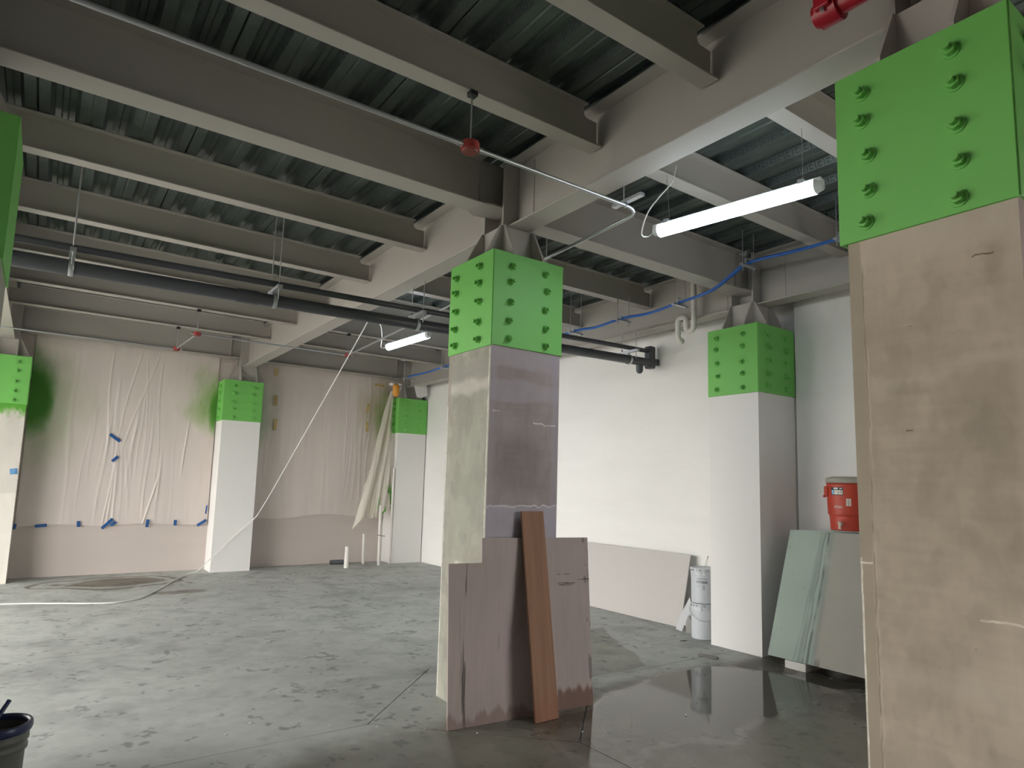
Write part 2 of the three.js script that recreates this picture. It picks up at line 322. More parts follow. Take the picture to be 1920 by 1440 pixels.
// a beam along x
function beamX(label, z, x0, x1, yb, h, fw, cope, group, flangeTo) {
  const g = thing('steel_beam', label, 'beam', group), tf = 0.012, tw = 0.009, c = cope ? 0.12 : 0;
  mesh('web', plate(copedWeb(x0, x1, yb + tf, TOP - (cope ? 0 : 0.001), cope), 'xy', z, tw), M.steel, g);
  mesh('bottom_flange', RB(x0, flangeTo ?? x1, yb, yb + tf, z - fw / 2, z + fw / 2, 0.003), M.steel, g);
  mesh('top_flange', RB(x0 + c, (flangeTo ?? x1) - c, TOP - tf, TOP, z - fw / 2, z + fw / 2, 0.003), M.steel, g);
  return g;
}
function girderZ(label, x, z0, z1, yb, fw, stiff, group) {
  const g = thing('steel_girder', label, 'girder', group), tf = 0.018, tw = 0.012;
  mesh('web', B(x - tw / 2, x + tw / 2, yb + tf, TOP - tf, z0, z1), M.steel, g);
  mesh('bottom_flange', RB(x - fw / 2, x + fw / 2, yb, yb + tf, z0, z1, 0.004), M.steel, g);
  mesh('top_flange', RB(x - fw / 2, x + fw / 2, TOP - tf, TOP, z0, z1, 0.004), M.steel, g);
  for (const z of stiff) mesh('splice_plate', RB(x - tw / 2 - 0.006, x + tw / 2 + 0.006, yb + tf + 0.004, TOP - tf - 0.03, Math.min(z, z + 0.2 * Math.sign(stiff.dir ?? -1)), Math.max(z, z + 0.2 * Math.sign(stiff.dir ?? -1)), 0.003), M.steel, g);
  return g;
}
const GB = 3.64, ZC = { r1: -4.317, r2: -12.80, r0: -1.067 };
const HB = 0.15, HD = 0.145; // half width and half depth of the H posts
const spliceAt = (z, d) => { const a = [z]; a.dir = d; return a; };
girderZ('deep grey girder running from the central green-jacketed column to the nearest column', XA, ZC.r1 + HD + 0.01, ZC.r0 - HD - 0.01, GB, 0.205, spliceAt(-3.96, -1));
girderZ('deep grey girder running from the central green-jacketed column back to the end wall', XA, ZC.r2 + HD + 0.01, ZC.r1 - HD - 0.01, GB, 0.205, spliceAt(-12.4, -1));
girderZ('short length of grey girder beyond the nearest column, at the top right corner', XA, ZC.r0 + HD + 0.01, 3.4, GB, 0.205, []);
girderZ('grey girder along the top of the right wall, left of the white column', XB, ZC.r2 + HD + 0.01, ZC.r1 - HD - 0.01, GB - 0.02, 0.205, spliceAt(-4.8, 1));
girderZ('grey girder along the top of the right wall, behind the blue cable and nearest column', XB, ZC.r1 + HD + 0.01, 3.4, GB - 0.02, 0.205, spliceAt(-3.87, -1));
girderZ('grey girder at the left edge, seen from below above the film-wrapped column', XD, ZC.r2 + HD + 0.01, ZC.r1 - HD - 0.01, GB, 0.185, []);
girderZ('grey girder over the near left column, mostly outside the frame', XD, ZC.r1 + HD + 0.01, 3.4, GB, 0.185, []);
const DB = 3.795;
const deep = [
  beamX('deep dark beam from the left edge to the central column, behind the metal conduit', ZC.r1, XD + 0.16, XA - 0.02, DB, 0, 0.2, false, null, 2.64),
  beamX('deep beam from the central column to the white right-hand column, behind the bright lamp', ZC.r1, XA + 0.02, XB - 0.02, DB - 0.03, 0, 0.2, false, null, 5.92),
  beamX('deep beam above the plastic film between the two far left columns', ZC.r2, XD + 0.02, XA - 0.02, DB, 0, 0.2, false, null, 2.64),
  beamX('deep beam on the end wall right of the main girder, above the yellow tape', ZC.r2, XA + 0.02, XB - 0.02, DB, 0, 0.2, false, null, 5.92)];
// continuity plates where the deep beams enter the posts
for (const [i, xc, z] of [[0, XA, ZC.r1], [1, XB, ZC.r1], [2, XA, ZC.r2], [3, XB, ZC.r2]]) {
  const xf = [2.64, 5.92, 2.64, 5.92][i], y = (i === 1 ? DB - 0.03 : DB) + 0.006;
  mesh('continuity_plate', plate([[xf - 0.05, z - 0.10], [xf + 0.03, z - 0.155], [xc - 0.03, z - 0.12], [xc - 0.03, z + 0.12], [xf + 0.06, z + 0.12], [xf, z + 0.1]], 'xz', y, 0.014), M.steel, deep[i]);
  mesh('end_plate', B(xf - 0.012, xf, y, TOP - 0.02, z - 0.014, z + 0.03), M.steel, deep[i]);
}
const SB = 3.92, ZSEC = [-5.80, -7.17, -8.55, -9.92, -11.28], ORD = ['first', 'second', 'third', 'fourth', 'fifth'];
ZSEC.forEach((z, i) => beamX(`shallow cross beam left of the main girder, ${ORD[i]} beyond the deep beam`, z, XD + 0.02, XA - 0.02, SB, 0, 0.125, true, 'shallow beams in the far left bay'));
ZSEC.forEach((z, i) => beamX(`shallow cross beam right of the main girder, ${ORD[i]} beyond the deep beam`, z, XA + 0.02, XB - 0.02, SB, 0, 0.125, true, 'shallow beams in the far right bay'));
beamX('shallow cross beam left of the girder, holding the red junction box rod', -3.24, XD + 0.02, XA - 0.02, SB, 0, 0.125, true, 'shallow beams overhead in the near bays');
beamX('shallow cross beam at the top of the picture, left of the girder', -2.27, XD + 0.02, XA - 0.02, SB, 0, 0.125, true, 'shallow beams overhead in the near bays');
beamX('shallow cross beam just above the bright long lamp', -3.22, XA + 0.02, XB - 0.02, SB, 0, 0.125, true, 'shallow beams overhead in the near bays');
beamX('shallow cross beam beside the nearest green jacket, above the lamp', -2.2, XA + 0.02, XB - 0.02, SB, 0, 0.125, true, 'shallow beams overhead in the near bays');

// ------------------------------------------------------------------ columns
const JB = 2.63, JT = 3.363, JW = 0.671, JD = 0.639;
const nutGeo = new THREE.CylinderGeometry(0.025, 0.025, 0.026, 6).translate(0, 0.017, 0);
const washerGeo = new THREE.CylinderGeometry(0.033, 0.033, 0.005, 14).translate(0, 0.0025, 0);
const studGeo = new THREE.CylinderGeometry(0.013, 0.0145, 0.05, 10).translate(0, 0.028, 0);
const BY = [3.255, 3.13, 2.975, 2.835, 2.695];
function column(label, cat, x0, z0, xg, zg, side, front, faces, inset = [0, 0]) {
  const g = thing('column', label, cat), d = 0.012, x1 = x0 + JW, zb = z0 - JD;
  const shaft = new THREE.BoxGeometry(JW - 2 * d, JB + 0.02, JD - 2 * d); shaft.translate((x0 + x1) / 2, (JB + 0.02) / 2, (z0 + zb) / 2);
  const sp_ = shaft.attributes.position; for (let i = 0; i < sp_.count; i++) if (sp_.getZ(i) < (z0 + zb) / 2) sp_.setZ(i, sp_.getZ(i) + (sp_.getY(i) > 1 ? inset[1] : inset[0])); // a column out of plumb at its far edge
  const m = new THREE.Mesh(shaft, [side, side, M.white, M.white, front, front]); m.name = 'shaft'; m.castShadow = m.receiveShadow = true; g.add(m);
  const t = 0.018;
  mesh('jacket_plate', RB(x0, x0 + t, JB, JT, zb + 0.004, z0 - 0.004, 0.003), M.green, g);
  mesh('jacket_plate', RB(x1 - t, x1, JB, JT, zb + 0.004, z0 - 0.004, 0.003), M.green, g);
  mesh('jacket_plate', RB(x0 + 0.006, x1 - 0.006, JB + 0.004, JT - 0.002, z0 - t, z0, 0.003), M.green, g);
  mesh('jacket_plate', RB(x0 + 0.006, x1 - 0.006, JB + 0.004, JT - 0.002, zb, zb + t, 0.003), M.green, g);
  mesh('base_plate', B(x0 + t, x1 - t, JT - 0.03, JT - 0.006, zb + t, z0 - t), M.green, g);
  const bolt = (x, y, z, axis) => { const b = mesh('bolt', nutGeo, M.green, g); mesh('washer', washerGeo, M.green, b); mesh('stud', studGeo, M.green, b); b.position.set(x, y, z); b.rotation.set(axis === 'z' ? Math.PI / 2 : 0, rr(0, 3), axis === 'x' ? Math.PI / 2 : axis === '-x' ? -Math.PI / 2 : 0, axis === 'z' ? 'XYZ' : 'ZYX'); };
  for (const y of BY) for (const k of [0, 1]) {
    const j = () => rr(-0.012, 0.012);
    if (faces.includes('l')) bolt(x0, y + j(), z0 - (k ? 0.515 : 0.185) + j(), 'x');
    if (faces.includes('f')) bolt(x0 + (k ? 0.5 : 0.17) + j(), y + j(), z0, 'z');
    if (faces.includes('r')) bolt(x1, y + j(), z0 - (k ? 0.515 : 0.185) + j(), '-x');
  }
  // steel post: H section with the flanges square to the girder
  const yb = JT - 0.006, zf = zg + HD, zk = zg - HD;
  mesh('post_flange', RB(xg - HB, xg + HB, yb, TOP, zf - 0.018, zf, 0.003), M.steel, g);
  mesh('post_flange', RB(xg - HB, xg + HB, yb, TOP, zk, zk + 0.018, 0.003), M.steel, g);
  mesh('post_web', B(xg - 0.007, xg + 0.007, yb, TOP, zk + 0.018, zf - 0.018), M.steel, g);
  const gt = 3.645;
  mesh('cover_plate', B(xg - HB, xg - HB + 0.012, yb, gt, zk + 0.018, zf - 0.018), M.steel, g);
  mesh('cover_plate', B(xg + HB - 0.012, xg + HB, yb, gt, zk + 0.018, zf - 0.018), M.steel, g);
  const run = 0.155;
  for (const s of [-1, 1]) {
    mesh('gusset', plate([[xg - HB, yb], [xg - HB, gt], [xg - HB - 0.02, gt], [xg - HB - run, yb + 0.03], [xg - HB - run, yb]], 'xy', zg + s * (HD - 0.009), 0.016), M.steel, g);
    mesh('gusset', plate([[xg + HB, yb], [xg + HB, gt], [xg + HB + 0.02, gt], [xg + HB + run, yb + 0.03], [xg + HB + run, yb]], 'xy', zg + s * (HD - 0.009), 0.016), M.steel, g);
    mesh('gusset', plate([[zf, yb], [zf, gt], [zf + 0.02, gt], [zf + run, yb + 0.03], [zf + run, yb]], 'zy', xg + s * (HB - 0.012), 0.016), M.steel, g);
  }
  return g;
}
column('nearest column at the right edge, brown skim plaster under a huge green bolted jacket', 'column', 2.609, -0.747, XA, ZC.r0, mC0left, mC0front, 'lf', [0.036, 0.021]);
column('central raw plaster column with green bolted jacket, boards leaning on its foot', 'column', 2.585, -3.997, XA, ZC.r1, mC1left, mC1front, 'lf');
column('white column with green jacket standing before the plastic film', 'column', 2.511, -12.508, XA, ZC.r2, M.white, M.white, 'lf');
column('film-wrapped white column cut by the left edge, green overspray below its jacket', 'column', -0.895, -12.426, XD, ZC.r2, mC3, mC3, 'f');
column('white column with green jacket against the right wall, beside the stacked pails', 'column', 5.865, -4.003, XB, ZC.r1, M.white, M.white, 'lf');
column('small far white column with green jacket in the corner by the film bundle', 'column', 5.86, -12.482, XB, ZC.r2, M.white, M.white, 'lf');
column('near left column showing only a green jacket strip at the left edge', 'column', -0.9, -4.0, XD, ZC.r1, mC1left, mC1front, 'f');

// ------------------------------------------------------------------ lamps
const mTubeGlow = new THREE.MeshStandardMaterial({ color: 0xffffff, emissive: new THREE.Color(0.80, 0.91, 1.0), emissiveIntensity: 26, roughness: 0.4 });
const mHousing = std(new THREE.Color(0.62, 0.66, 0.68), 0.4);
function lamp(label, a, b, power, wires) {
  const d = new THREE.Vector3().subVectors(b, a), len = d.length(), g = thing('batten_lamp', label, 'lamp', null);
  g.position.copy(a).lerp(b, 0.5); g.quaternion.setFromUnitVectors(V(0, 0, 1), d.clone().normalize());
  const h = len / 2;
  mesh('housing', RB(-0.034, 0.034, 0.020, 0.05, -h, h, 0.008, 2), mHousing, g);
  const s = new THREE.Shape(); s.absarc(0, 0.006, 0.05, Math.PI * 0.86, Math.PI * 2.14, false); s.closePath();
  const dg = new THREE.ExtrudeGeometry(s, { depth: len - 0.09, bevelEnabled: false, curveSegments: 14 }); dg.translate(0, 0, -h + 0.045);
  mesh('diffuser_tube', dg, mTubeGlow, g);
  for (const k of [-1, 1]) {
    const c = new THREE.CylinderGeometry(0.034, 0.05, 0.045, 16, 1); c.rotateX(k * Math.PI / 2); c.scale(1, 0.95, 1); c.translate(0, 0.005, k * (h - 0.022)); mesh('end_cap', c, mHousing, g);
    mesh('mounting_clip', RB(-0.052, 0.052, 0.03, 0.062, k * (h - 0.12) - 0.02, k * (h - 0.12) + 0.02, 0.004), M.galv, g);
  }
  const l = new THREE.RectAreaLight(new THREE.Color(0.84, 0.92, 1.0), power, 0.09, len - 0.1);
  l.position.copy(g.position).add(V(0, -0.045, 0)); l.rotation.set(-Math.PI / 2, 0, Math.atan2(d.x, d.z)); l.name = 'lamp_light'; scene.add(l);
  for (const [p, q] of wires) mesh('hanging_wire', rod(g.worldToLocal(p.clone()), g.worldToLocal(q.clone()), 0.0022, 6), M.rodm, g);
  return g;
}
scene.updateMatrixWorld(true);
{
  const a = V(3.53, 3.5, -3.27), b = V(3.75, 3.5, -2.08);
  const g = lamp('long bright lamp hanging beside the nearest green jacket', a, b, 27, []);
  g.updateMatrixWorld(true);
  const w = (p, q) => mesh('hanging_wire', rod(g.worldToLocal(p), g.worldToLocal(q), 0.002, 6), M.rodm, g);
  w(V(3.56, 3.55, -3.15), V(3.56, SB, -3.18)); w(V(3.73, 3.55, -2.2), V(3.73, SB, -2.2));
  const a2 = V(4.01, 3.6, -9.04), b2 = V(4.08, 3.6, -7.85);
  const g2 = lamp('short-looking bright lamp far back, left of the central green jacket', a2, b2, 36, []);
  g2.updateMatrixWorld(true);
  const w2 = (p, q) => mesh('hanging_wire', rod(g2.worldToLocal(p), g2.worldToLocal(q), 0.002, 6), M.rodm, g2);
  w2(V(4.03, 3.65, -8.6), V(4.03, SB, -8.56)); w2(V(4.075, 3.65, -7.97), V(4.06, TOP, -7.97));
}
single('lamp_cord', 'thin pale cord looping from the girder to the long bright lamp', 'cord', tube([V(3.4, 3.86, -2.95), V(3.38, 3.74, -2.97), V(3.3, 3.62, -3.02), V(3.27, 3.52, -3.1), V(3.34, 3.43, -3.22), V(3.47, 3.46, -3.29), V(3.525, 3.5, -3.275)], 0.0045), M.cable);
single('lamp_cord', 'pale cord looping from the beam to the far lamp', 'cord', tube([V(3.53, 3.84, -8.58), V(3.62, 3.86, -8.62), V(3.75, 3.84, -8.72), V(3.86, 3.72, -8.9), V(3.93, 3.6, -9.07), V(4.005, 3.604, -9.052)], 0.006), M.cable);
single('power_cable', 'long white cable slanting down past the far column and across the floor', 'cable',
  tube([V(3.5, 3.86, -8.58), V(3.49, 3.7, -8.75), V(3.36, 2.5, -10.3), V(3.2, 1.15, -12.05), V(3.1, 0.86, -12.4), V(2.85, 0.6, -12.47), V(2.5, 0.24, -12.44), V(2.3, 0.05, -12.4), V(2.15, 0.012, -12.34), V(1.85, 0.01, -11.7), V(1.56, 0.01, -10.95), V(1.3, 0.01, -10.35), V(1.12, 0.01, -10.09), V(0.85, 0.01, -10.0), V(0.3, 0.01, -10.26), V(0.0, 0.01, -10.4), V(-0.6, 0.01, -10.6)], 0.008, 220, 7), M.cable);
single('cord_clamp', 'small black clamp holding cords under a shallow beam', 'clamp', [RB(3.47, 3.58, 3.84, 3.885, -8.6, -8.55, 0.008), rod(V(3.52, 3.88, -8.575), V(3.52, SB, -8.575), 0.006)], M.blackm);

// ------------------------------------------------------------------ electrical conduit with red boxes
const CY = 3.575, CZ = -3.185;
const conduit = (label, pts, r = 0.0135, bend = 0.12) => single('metal_conduit', label, 'conduit', pipeGeo(pts.map(p => V(...p)), r, bend, 160, 10), M.galv, 'galvanised conduits');
conduit('shiny conduit from the top left corner to the red box under the girder', [[-3.2, CY - 0.02, CZ], [1.82, CY, CZ]]);
conduit('shiny conduit from the red box, bending back beyond the girder', [[1.92, CY, CZ], [3.3, CY, CZ], [3.42, CY, -4.9], [3.74, CY, -9.86]], 0.0135, 0.16);
conduit('thin far conduit crossing under the girder near the end wall', [[3.69, CY, -9.9], [1.64, CY, -9.9]], 0.012);
conduit('short slanting conduit between two small far red boxes', [[1.585, CY, -9.95], [1.545, CY, -11.24]], 0.012);
conduit('far conduit running left to the film-wrapped column', [[1.49, CY, -11.3], [-3.0, CY, -11.36]], 0.012);
function redBox(label, x, y, z, s, rodTop) {
  const g = thing('junction_box', label, 'junction box', 'red junction boxes');
  const c = new THREE.CylinderGeometry(0.055 * s, 0.058 * s, 0.05 * s, 8); c.rotateY(Math.PI / 8); c.translate(x, y, z); mesh('body', c, M.redbox, g);
  const cv = new THREE.CylinderGeometry(0.05 * s, 0.046 * s, 0.012, 8); cv.rotateY(Math.PI / 8); cv.translate(x, y - 0.03 * s, z); mesh('cover', cv, std(new THREE.Color(0.2, 0.03, 0.03), 0.5), g);
  for (const k of [-1, 1]) mesh('connector', rod(V(x + k * 0.05 * s, y, z), V(x + k * 0.085 * s, y, z), 0.017, 10), M.galv, g);
  if (rodTop) { mesh('hanger_rod', rod(V(x, y + 0.02, z), V(x, rodTop, z), 0.005), M.rodm, g); mesh('beam_clamp', RB(x - 0.025, x + 0.025, rodTop - 0.035, rodTop - 0.001, z - 0.02, z + 0.03, 0.005), M.blackm, g); }
}
redBox('red junction box on the conduit, hung on a rod left of the girder', 1.87, CY, CZ, 1, SB);
redBox('small far red box on a rod, right of its lower twin', 1.59, CY, -9.9, 0.9, SB);
redBox('small far red box lowest over the plastic film', 1.545, CY, -11.3, 0.9, SB);
redBox('small pale red box far back, left of the far lamp', 3.74, CY, -9.9, 0.9, SB);
{
  const g = thing('conduit_hanger', 'single rod hanger of the conduit just above the central green jacket', 'hanger');
  mesh('hanger_rod', rod(V(3.405, CY + 0.014, -4.42), V(3.405, TOP, -4.42), 0.0045, 6), M.rodm, g); mesh('beam_clamp', RB(3.375, 3.435, 3.77, 3.80, -4.44, -4.40, 0.006), M.blackm, g);
  mesh('pipe_ring', new THREE.TorusGeometry(0.018, 0.003, 6, 16).translate(3.405, CY, -4.42), M.galv, g);
}
function strut(g, x0, x1, y, z, w = 0.04) { mesh('channel_strut', [B(x0, x1, y, y + 0.022, z - w / 2, z - w / 2 + 0.004), B(x0, x1, y, y + 0.022, z + w / 2 - 0.004, z + w / 2), B(x0, x1, y, y + 0.004, z - w / 2, z + w / 2)], M.galv, g); }
{
  const g = thing('conduit_support', 'slotted bracket holding the conduit at its bend beside the girder', 'bracket');
  mesh('channel_strut', [B(3.12, 3.16, CY + 0.014, CY + 0.036, -3.30, -3.02)], M.galv, g);
  mesh('hanger_rod', rod(V(3.14, CY + 0.03, -3.2), V(3.14, SB, -3.2), 0.005), M.rodm, g);
  mesh('clamp', new THREE.TorusGeometry(0.0175, 0.003, 6, 16).rotateY(Math.PI / 2).translate(3.14, CY, CZ), M.galv, g);
}

// ------------------------------------------------------------------ drain pipes across the hall
const PZ = -6.0, py = x => 3.165 + (x - 0) * 0.0165;
{
  const g = thing('drain_pipe', 'thick dark plastic drain pipe crossing the whole hall to the right wall', 'pipe');
  mesh('pipe_run', rod(V(-3.4, py(-3.4), PZ), V(6.36, py(6.36), PZ), 0.055, 18), M.darkpipe, g);
  mesh('coupling', rod(V(1.25, py(1.25), PZ), V(1.42, py(1.42), PZ), 0.062, 18), M.darkpipe, g);
  mesh('coupling', rod(V(-0.5, py(-0.5), PZ), V(0.04, py(0.04), PZ), 0.061, 18), M.darkpipe, g);
  mesh('tee_branch', [rod(V(6.2, py(6.2), PZ), V(6.2, py(6.2) - 0.12, PZ), 0.045, 16), new THREE.SphereGeometry(0.045, 14, 8).translate(6.2, py(6.2) - 0.12, PZ)], M.darkpipe, g);
  mesh('end_elbow', [RB(6.34, 6.45, py(6.36) - 0.08, py(6.36) + 0.22, PZ - 0.055, PZ + 0.055, 0.02, 3), B(6.45, WX, py(6.36) - 0.02, py(6.36) + 0.06, PZ - 0.03, PZ + 0.03)], M.darkpipe, g);
  const t = thing('vent_pipe', 'thin dark pipe running just above the thick drain pipe', 'pipe');
  mesh('pipe_run', rod(V(-3.4, py(-3.4) + 0.155, PZ), V(6.335, py(6.335) + 0.155, PZ), 0.029, 14), M.darkpipe, t);
  mesh('coupling', rod(V(4.0, py(4) + 0.155, PZ), V(4.09, py(4.09) + 0.155, PZ), 0.034, 14), M.darkpipe, t);
}
function pipeHanger(label, x, tops) {
  const g = thing('pipe_hanger', label, 'hanger', 'trapeze hangers of the dark pipes'), y = py(x) + 0.085;
  mesh('channel_strut', [B(x - 0.02, x + 0.02, y, y + 0.03, PZ - 0.16, PZ + 0.17)], M.galv, g);
  for (const [dz, top] of tops) mesh('hanger_rod', rod(V(x, y - 0.09, PZ + dz), V(x, top, PZ + dz), 0.005), M.rodm, g);
  const c = new THREE.TorusGeometry(0.0635, 0.004, 6, 20); c.scale(1, 1, 5); c.rotateY(Math.PI / 2); c.translate(x, py(x), PZ); mesh('pipe_clevis', c, M.galv, g);
  mesh('clevis_strap', B(x - 0.018, x + 0.018, py(x) + 0.06, y + 0.004, PZ - 0.003, PZ + 0.003), M.galv, g);
  for (const [dz] of tops) mesh('nut', new THREE.CylinderGeometry(0.013, 0.013, 0.02, 6).translate(x, y + 0.04, PZ + dz), M.blackm, g);
}
pipeHanger('rod hanger of the dark pipes nearest the left edge', 0.06, [[0.13, SB], [-0.12, TOP]]);
pipeHanger('two-rod hanger of the dark pipes, left of the main girder', 1.56, [[0.13, TOP], [-0.12, TOP]]);
pipeHanger('hanger of the dark pipes above the far lamp', 2.97, [[0.14, GB], [-0.12, GB]]);
pipeHanger('hanger of the dark pipes beside their end on the right wall', 6.0, [[0.13, GB - 0.02], [-0.12, GB - 0.02]]);

// ------------------------------------------------------------------ blue cable on trapezes along the right side
{
  const pts = [[5.5, 3.86, -1.2], [5.5, 3.845, -2.93], [5.5, 3.85, -3.36], [5.5, 3.87, -3.84], [5.5, 3.78, -4.08], [5.5, 3.685, -4.32], [5.5, 3.65, -4.76], [5.5, 3.62, -5.2], [5.5, 3.645, -5.63], [5.5, 3.62, -6.1], [5.5, 3.645, -6.52], [5.5, 3.61, -7.3], [5.5, 3.64, -8.1], [5.5, 3.61, -9.0], [5.5, 3.63, -9.93], [5.5, 3.61, -10.6], [5.5, 3.62, -11.35]];
  for (const [k, dx, lab] of [[0, 0, 'flat blue cable running along the right side on small hangers, outer strand'], [1, 0.03, 'second blue cable lying close beside the first on the same hangers']])
    single('blue_cable', lab, 'cable', tube(pts.map(p => V(p[0] + dx, p[1] + (k ? 0.012 : 0), p[2])), 0.016, 160, 8), M.blue, 'blue cables on the right');
  const hang = (label, z, y, top) => {
    const g = thing('cable_hanger', label, 'hanger', 'cable trapeze hangers along the right side');
    mesh('channel_strut', [B(5.40, 5.64, y - 0.034, y - 0.018, z - 0.02, z + 0.02)], M.galv, g);
    for (const x of [5.43, 5.61]) { mesh('hanger_rod', rod(V(x, y - 0.09, z), V(x, top, z), 0.0045, 6), M.rodm, g); mesh('nut', new THREE.CylinderGeometry(0.011, 0.011, 0.016, 6).translate(x, y - 0.045, z), M.galv, g); }
    mesh('cable_clip', [B(5.474, 5.478, y - 0.018, y + 0.05, z - 0.012, z + 0.012), B(5.555, 5.559, y - 0.018, y + 0.05, z - 0.012, z + 0.012), B(5.474, 5.559, y + 0.048, y + 0.052, z - 0.012, z + 0.012)], M.galv, g);
  };
  hang('cable hanger at the near end, against the nearest green jacket', -2.9, 3.845, TOP);
  hang('cable hanger where the blue cable drops, above the white column', -3.86, 3.87, TOP);
  hang('cable hanger beside the white trap pipe', -4.74, 3.65, TOP);
  hang('cable hanger in front of the first far beam end, over the drain pipe end', -5.62, 3.645, SB);
  hang('cable hanger just right of the central green jacket', -6.5, 3.645, TOP);
  hang('cable hanger just left of the central column', -9.93, 3.63, SB);
  hang('farthest cable hanger, above the orange bundle', -11.4, 3.62, SB);
}
// white waste pipe with trap on the right wall
{
  const g = thing('trap_pipe', 'white plastic waste pipe with swan-neck trap below the right girder', 'pipe'), x = 6.02;
  mesh('down_pipe', pipeGeo([V(x, 4.18, -4.96), V(x, 3.47, -4.96), V(x, 3.47, -5.07), V(x, 3.66, -5.08), V(x, 3.66, -5.2), V(x, 3.4, -5.2), V(x + 0.075, 3.385, -5.2)], 0.033, 0.06, 150, 12), M.pvc, g);
  for (const [a, b] of [[V(x, 3.78, -4.96), V(x, 3.81, -4.96)], [V(x, 3.56, -5.2), V(x, 3.59, -5.2)], [V(x, 3.56, -4.96), V(x, 3.585, -4.96)], [V(x, 3.44, -5.2), V(x, 3.47, -5.2)]]) mesh('collar', rod(a, b, 0.0375, 14), M.pvc, g);
  mesh('outlet_end', rod(V(x + 0.07, 3.386, -5.2), V(x + 0.085, 3.383, -5.2), 0.03, 12), M.blackm, g);
}
// red fire pipe at the top edge
{
  const g = thing('sprinkler_pipe', 'red fire pipe with clamp coupling cut by the top edge', 'pipe'), x = 2.6;
  mesh('pipe_run', rod(V(x, 3.70, -1.36), V(x, 3.70, 1.4), 0.045, 18), M.redpipe, g);
  mesh('coupling', [rod(V(x, 3.70, -1.43), V(x, 3.70, -1.34), 0.064, 18), rod(V(x, 3.70, -1.45), V(x, 3.70, -1.43), 0.05, 18)], M.redpipe, g);
  mesh('coupling_lug', RB(x - 0.085, x - 0.05, 3.675, 3.735, -1.42, -1.35, 0.008), M.redpipe, g);
  mesh('coupling_bolt', rod(V(x - 0.07, 3.66, -1.385), V(x - 0.07, 3.75, -1.385), 0.009, 8), M.galv, g);
  mesh('hanger_rod', rod(V(x, 3.74, -0.2), V(x, TOP, -0.2), 0.006), M.rodm, g);
}

// ------------------------------------------------------------------ boards
const board = (W, H, fn) => dataTex(W, H, fn);
{
  // notched plasterboard leaning on the central column
  const s = new THREE.Shape([[2.31, 0], [3.49, 0], [3.53, 1.215], [2.55, 1.235], [2.55, 1.065], [2.285, 1.07]].map(p => new THREE.Vector2(...p)));
  const g = new THREE.ExtrudeGeometry(s, { depth: 0.0125, bevelEnabled: false });
  const p = g.attributes.position, uv = g.attributes.uv;
  for (let i = 0; i < p.count; i++) { const x = p.getX(i), y = p.getY(i); uv.setXY(i, (x - 2.28) / 1.26, y / 1.25); const zb = lerp(-3.955, -3.845, (x - 2.3) / 1.2); p.setZ(i, p.getZ(i) + lerp(zb, -3.984, y / 1.22)); }
  g.computeVertexNormals();
  const t = board(768, 768, (u, v, c) => {
    const x = u * 1.26, y = v * 1.25; let f = 1 + (fbm(x * 3, y * 2, 5) - 0.5) * 0.10 + (fbm(x * 60, y * 4, 3) - 0.5) * 0.05;
    let k = 0; const str = fbm(x * 30, y * 3.2 + 4, 5);
    k = Math.max(k, 0.42 * sstep(0.56, 0.70, fbm(x * 60, y * 3.2 + 4, 5)) * sstep(0.04, 0.012, Math.abs(x - 0.14 + (y - 0.5) * 0.03)));
    k = Math.max(k, 0.16 * sstep(0.56, 0.70, str) * sstep(0.05, 0.01, Math.abs(x - 0.44)) * sstep(0.3, 0.1, Math.abs(y - 0.55)));
    if (x > 0.95 && Math.abs(y - 0.9) < 0.05) k = Math.max(k, 0.5 * sstep(0.6, 0.66, fbm(x * 3, y * 60, 4)));
    const foot = y - 0.06 - (fbm(x * 24, 3, 3) - 0.4) * 0.12 - 0.04 * (x > 0.9); const ft = 0.45 * sstep(0.02, -0.03, foot) * (x > 0.85 ? 1 : 0.5);
    const edge = (x > 1.19 ? 0.25 * sstep(0.55, 0.7, fbm(x * 20, y * 10, 4)) : 0);
    c[0] = 168 * f * (1 - k) * (1 - ft * 0.7); c[1] = 154 * f * (1 - k) * (1 - ft * 0.9); c[2] = 150 * f * (1 - k) * (1 - ft); const e = 1 - edge; c[0] *= e; c[1] *= e; c[2] *= e;
  });
  single('plasterboard_sheet', 'notched greyish plasterboard leaning on the central column foot', 'board', g, std(0xffffff, 0.85, 0, { map: t }));
  const w = dataTex(128, 512, (u, v, c) => { const f = 1 + (fbm(u * 6, v * 3, 4) - 0.5) * 0.16 + (fbm(u * 50, v * 6, 3) - 0.5) * 0.1, r = sstep(0.14, 0.05, v + (fbm(u * 7, v * 9, 3) - 0.5) * 0.15) * 0.08; c[0] = 134 * f; c[1] = 96 * f * (1 - r); c[2] = 71 * f * (1 - r * 1.4); });
  const b = new THREE.BoxGeometry(0.2, 1.435, 0.016); b.translate(0, 0.7175, 0.008);
  const m = single('fibreboard_strip', 'narrow brown fibreboard strip leaning on the notched plasterboard', 'board', b, std(0xffffff, 0.7, 0, { map: w }));
  m.position.set(2.982, 0.001, -3.752); m.rotation.set(-0.158, 0, 0.003);
}
{
  // sheet against the right wall
  const m = single('plasterboard_sheet', 'long grey plasterboard lying on edge against the right wall', 'board', RB(0, 0.013, 0, 0.85, -2.3, 0, 0.002), std(new THREE.Color(0.50, 0.475, 0.45), 0.85));
  m.position.set(6.24, 0.003, -5.36); m.rotation.z = -0.225; 
}
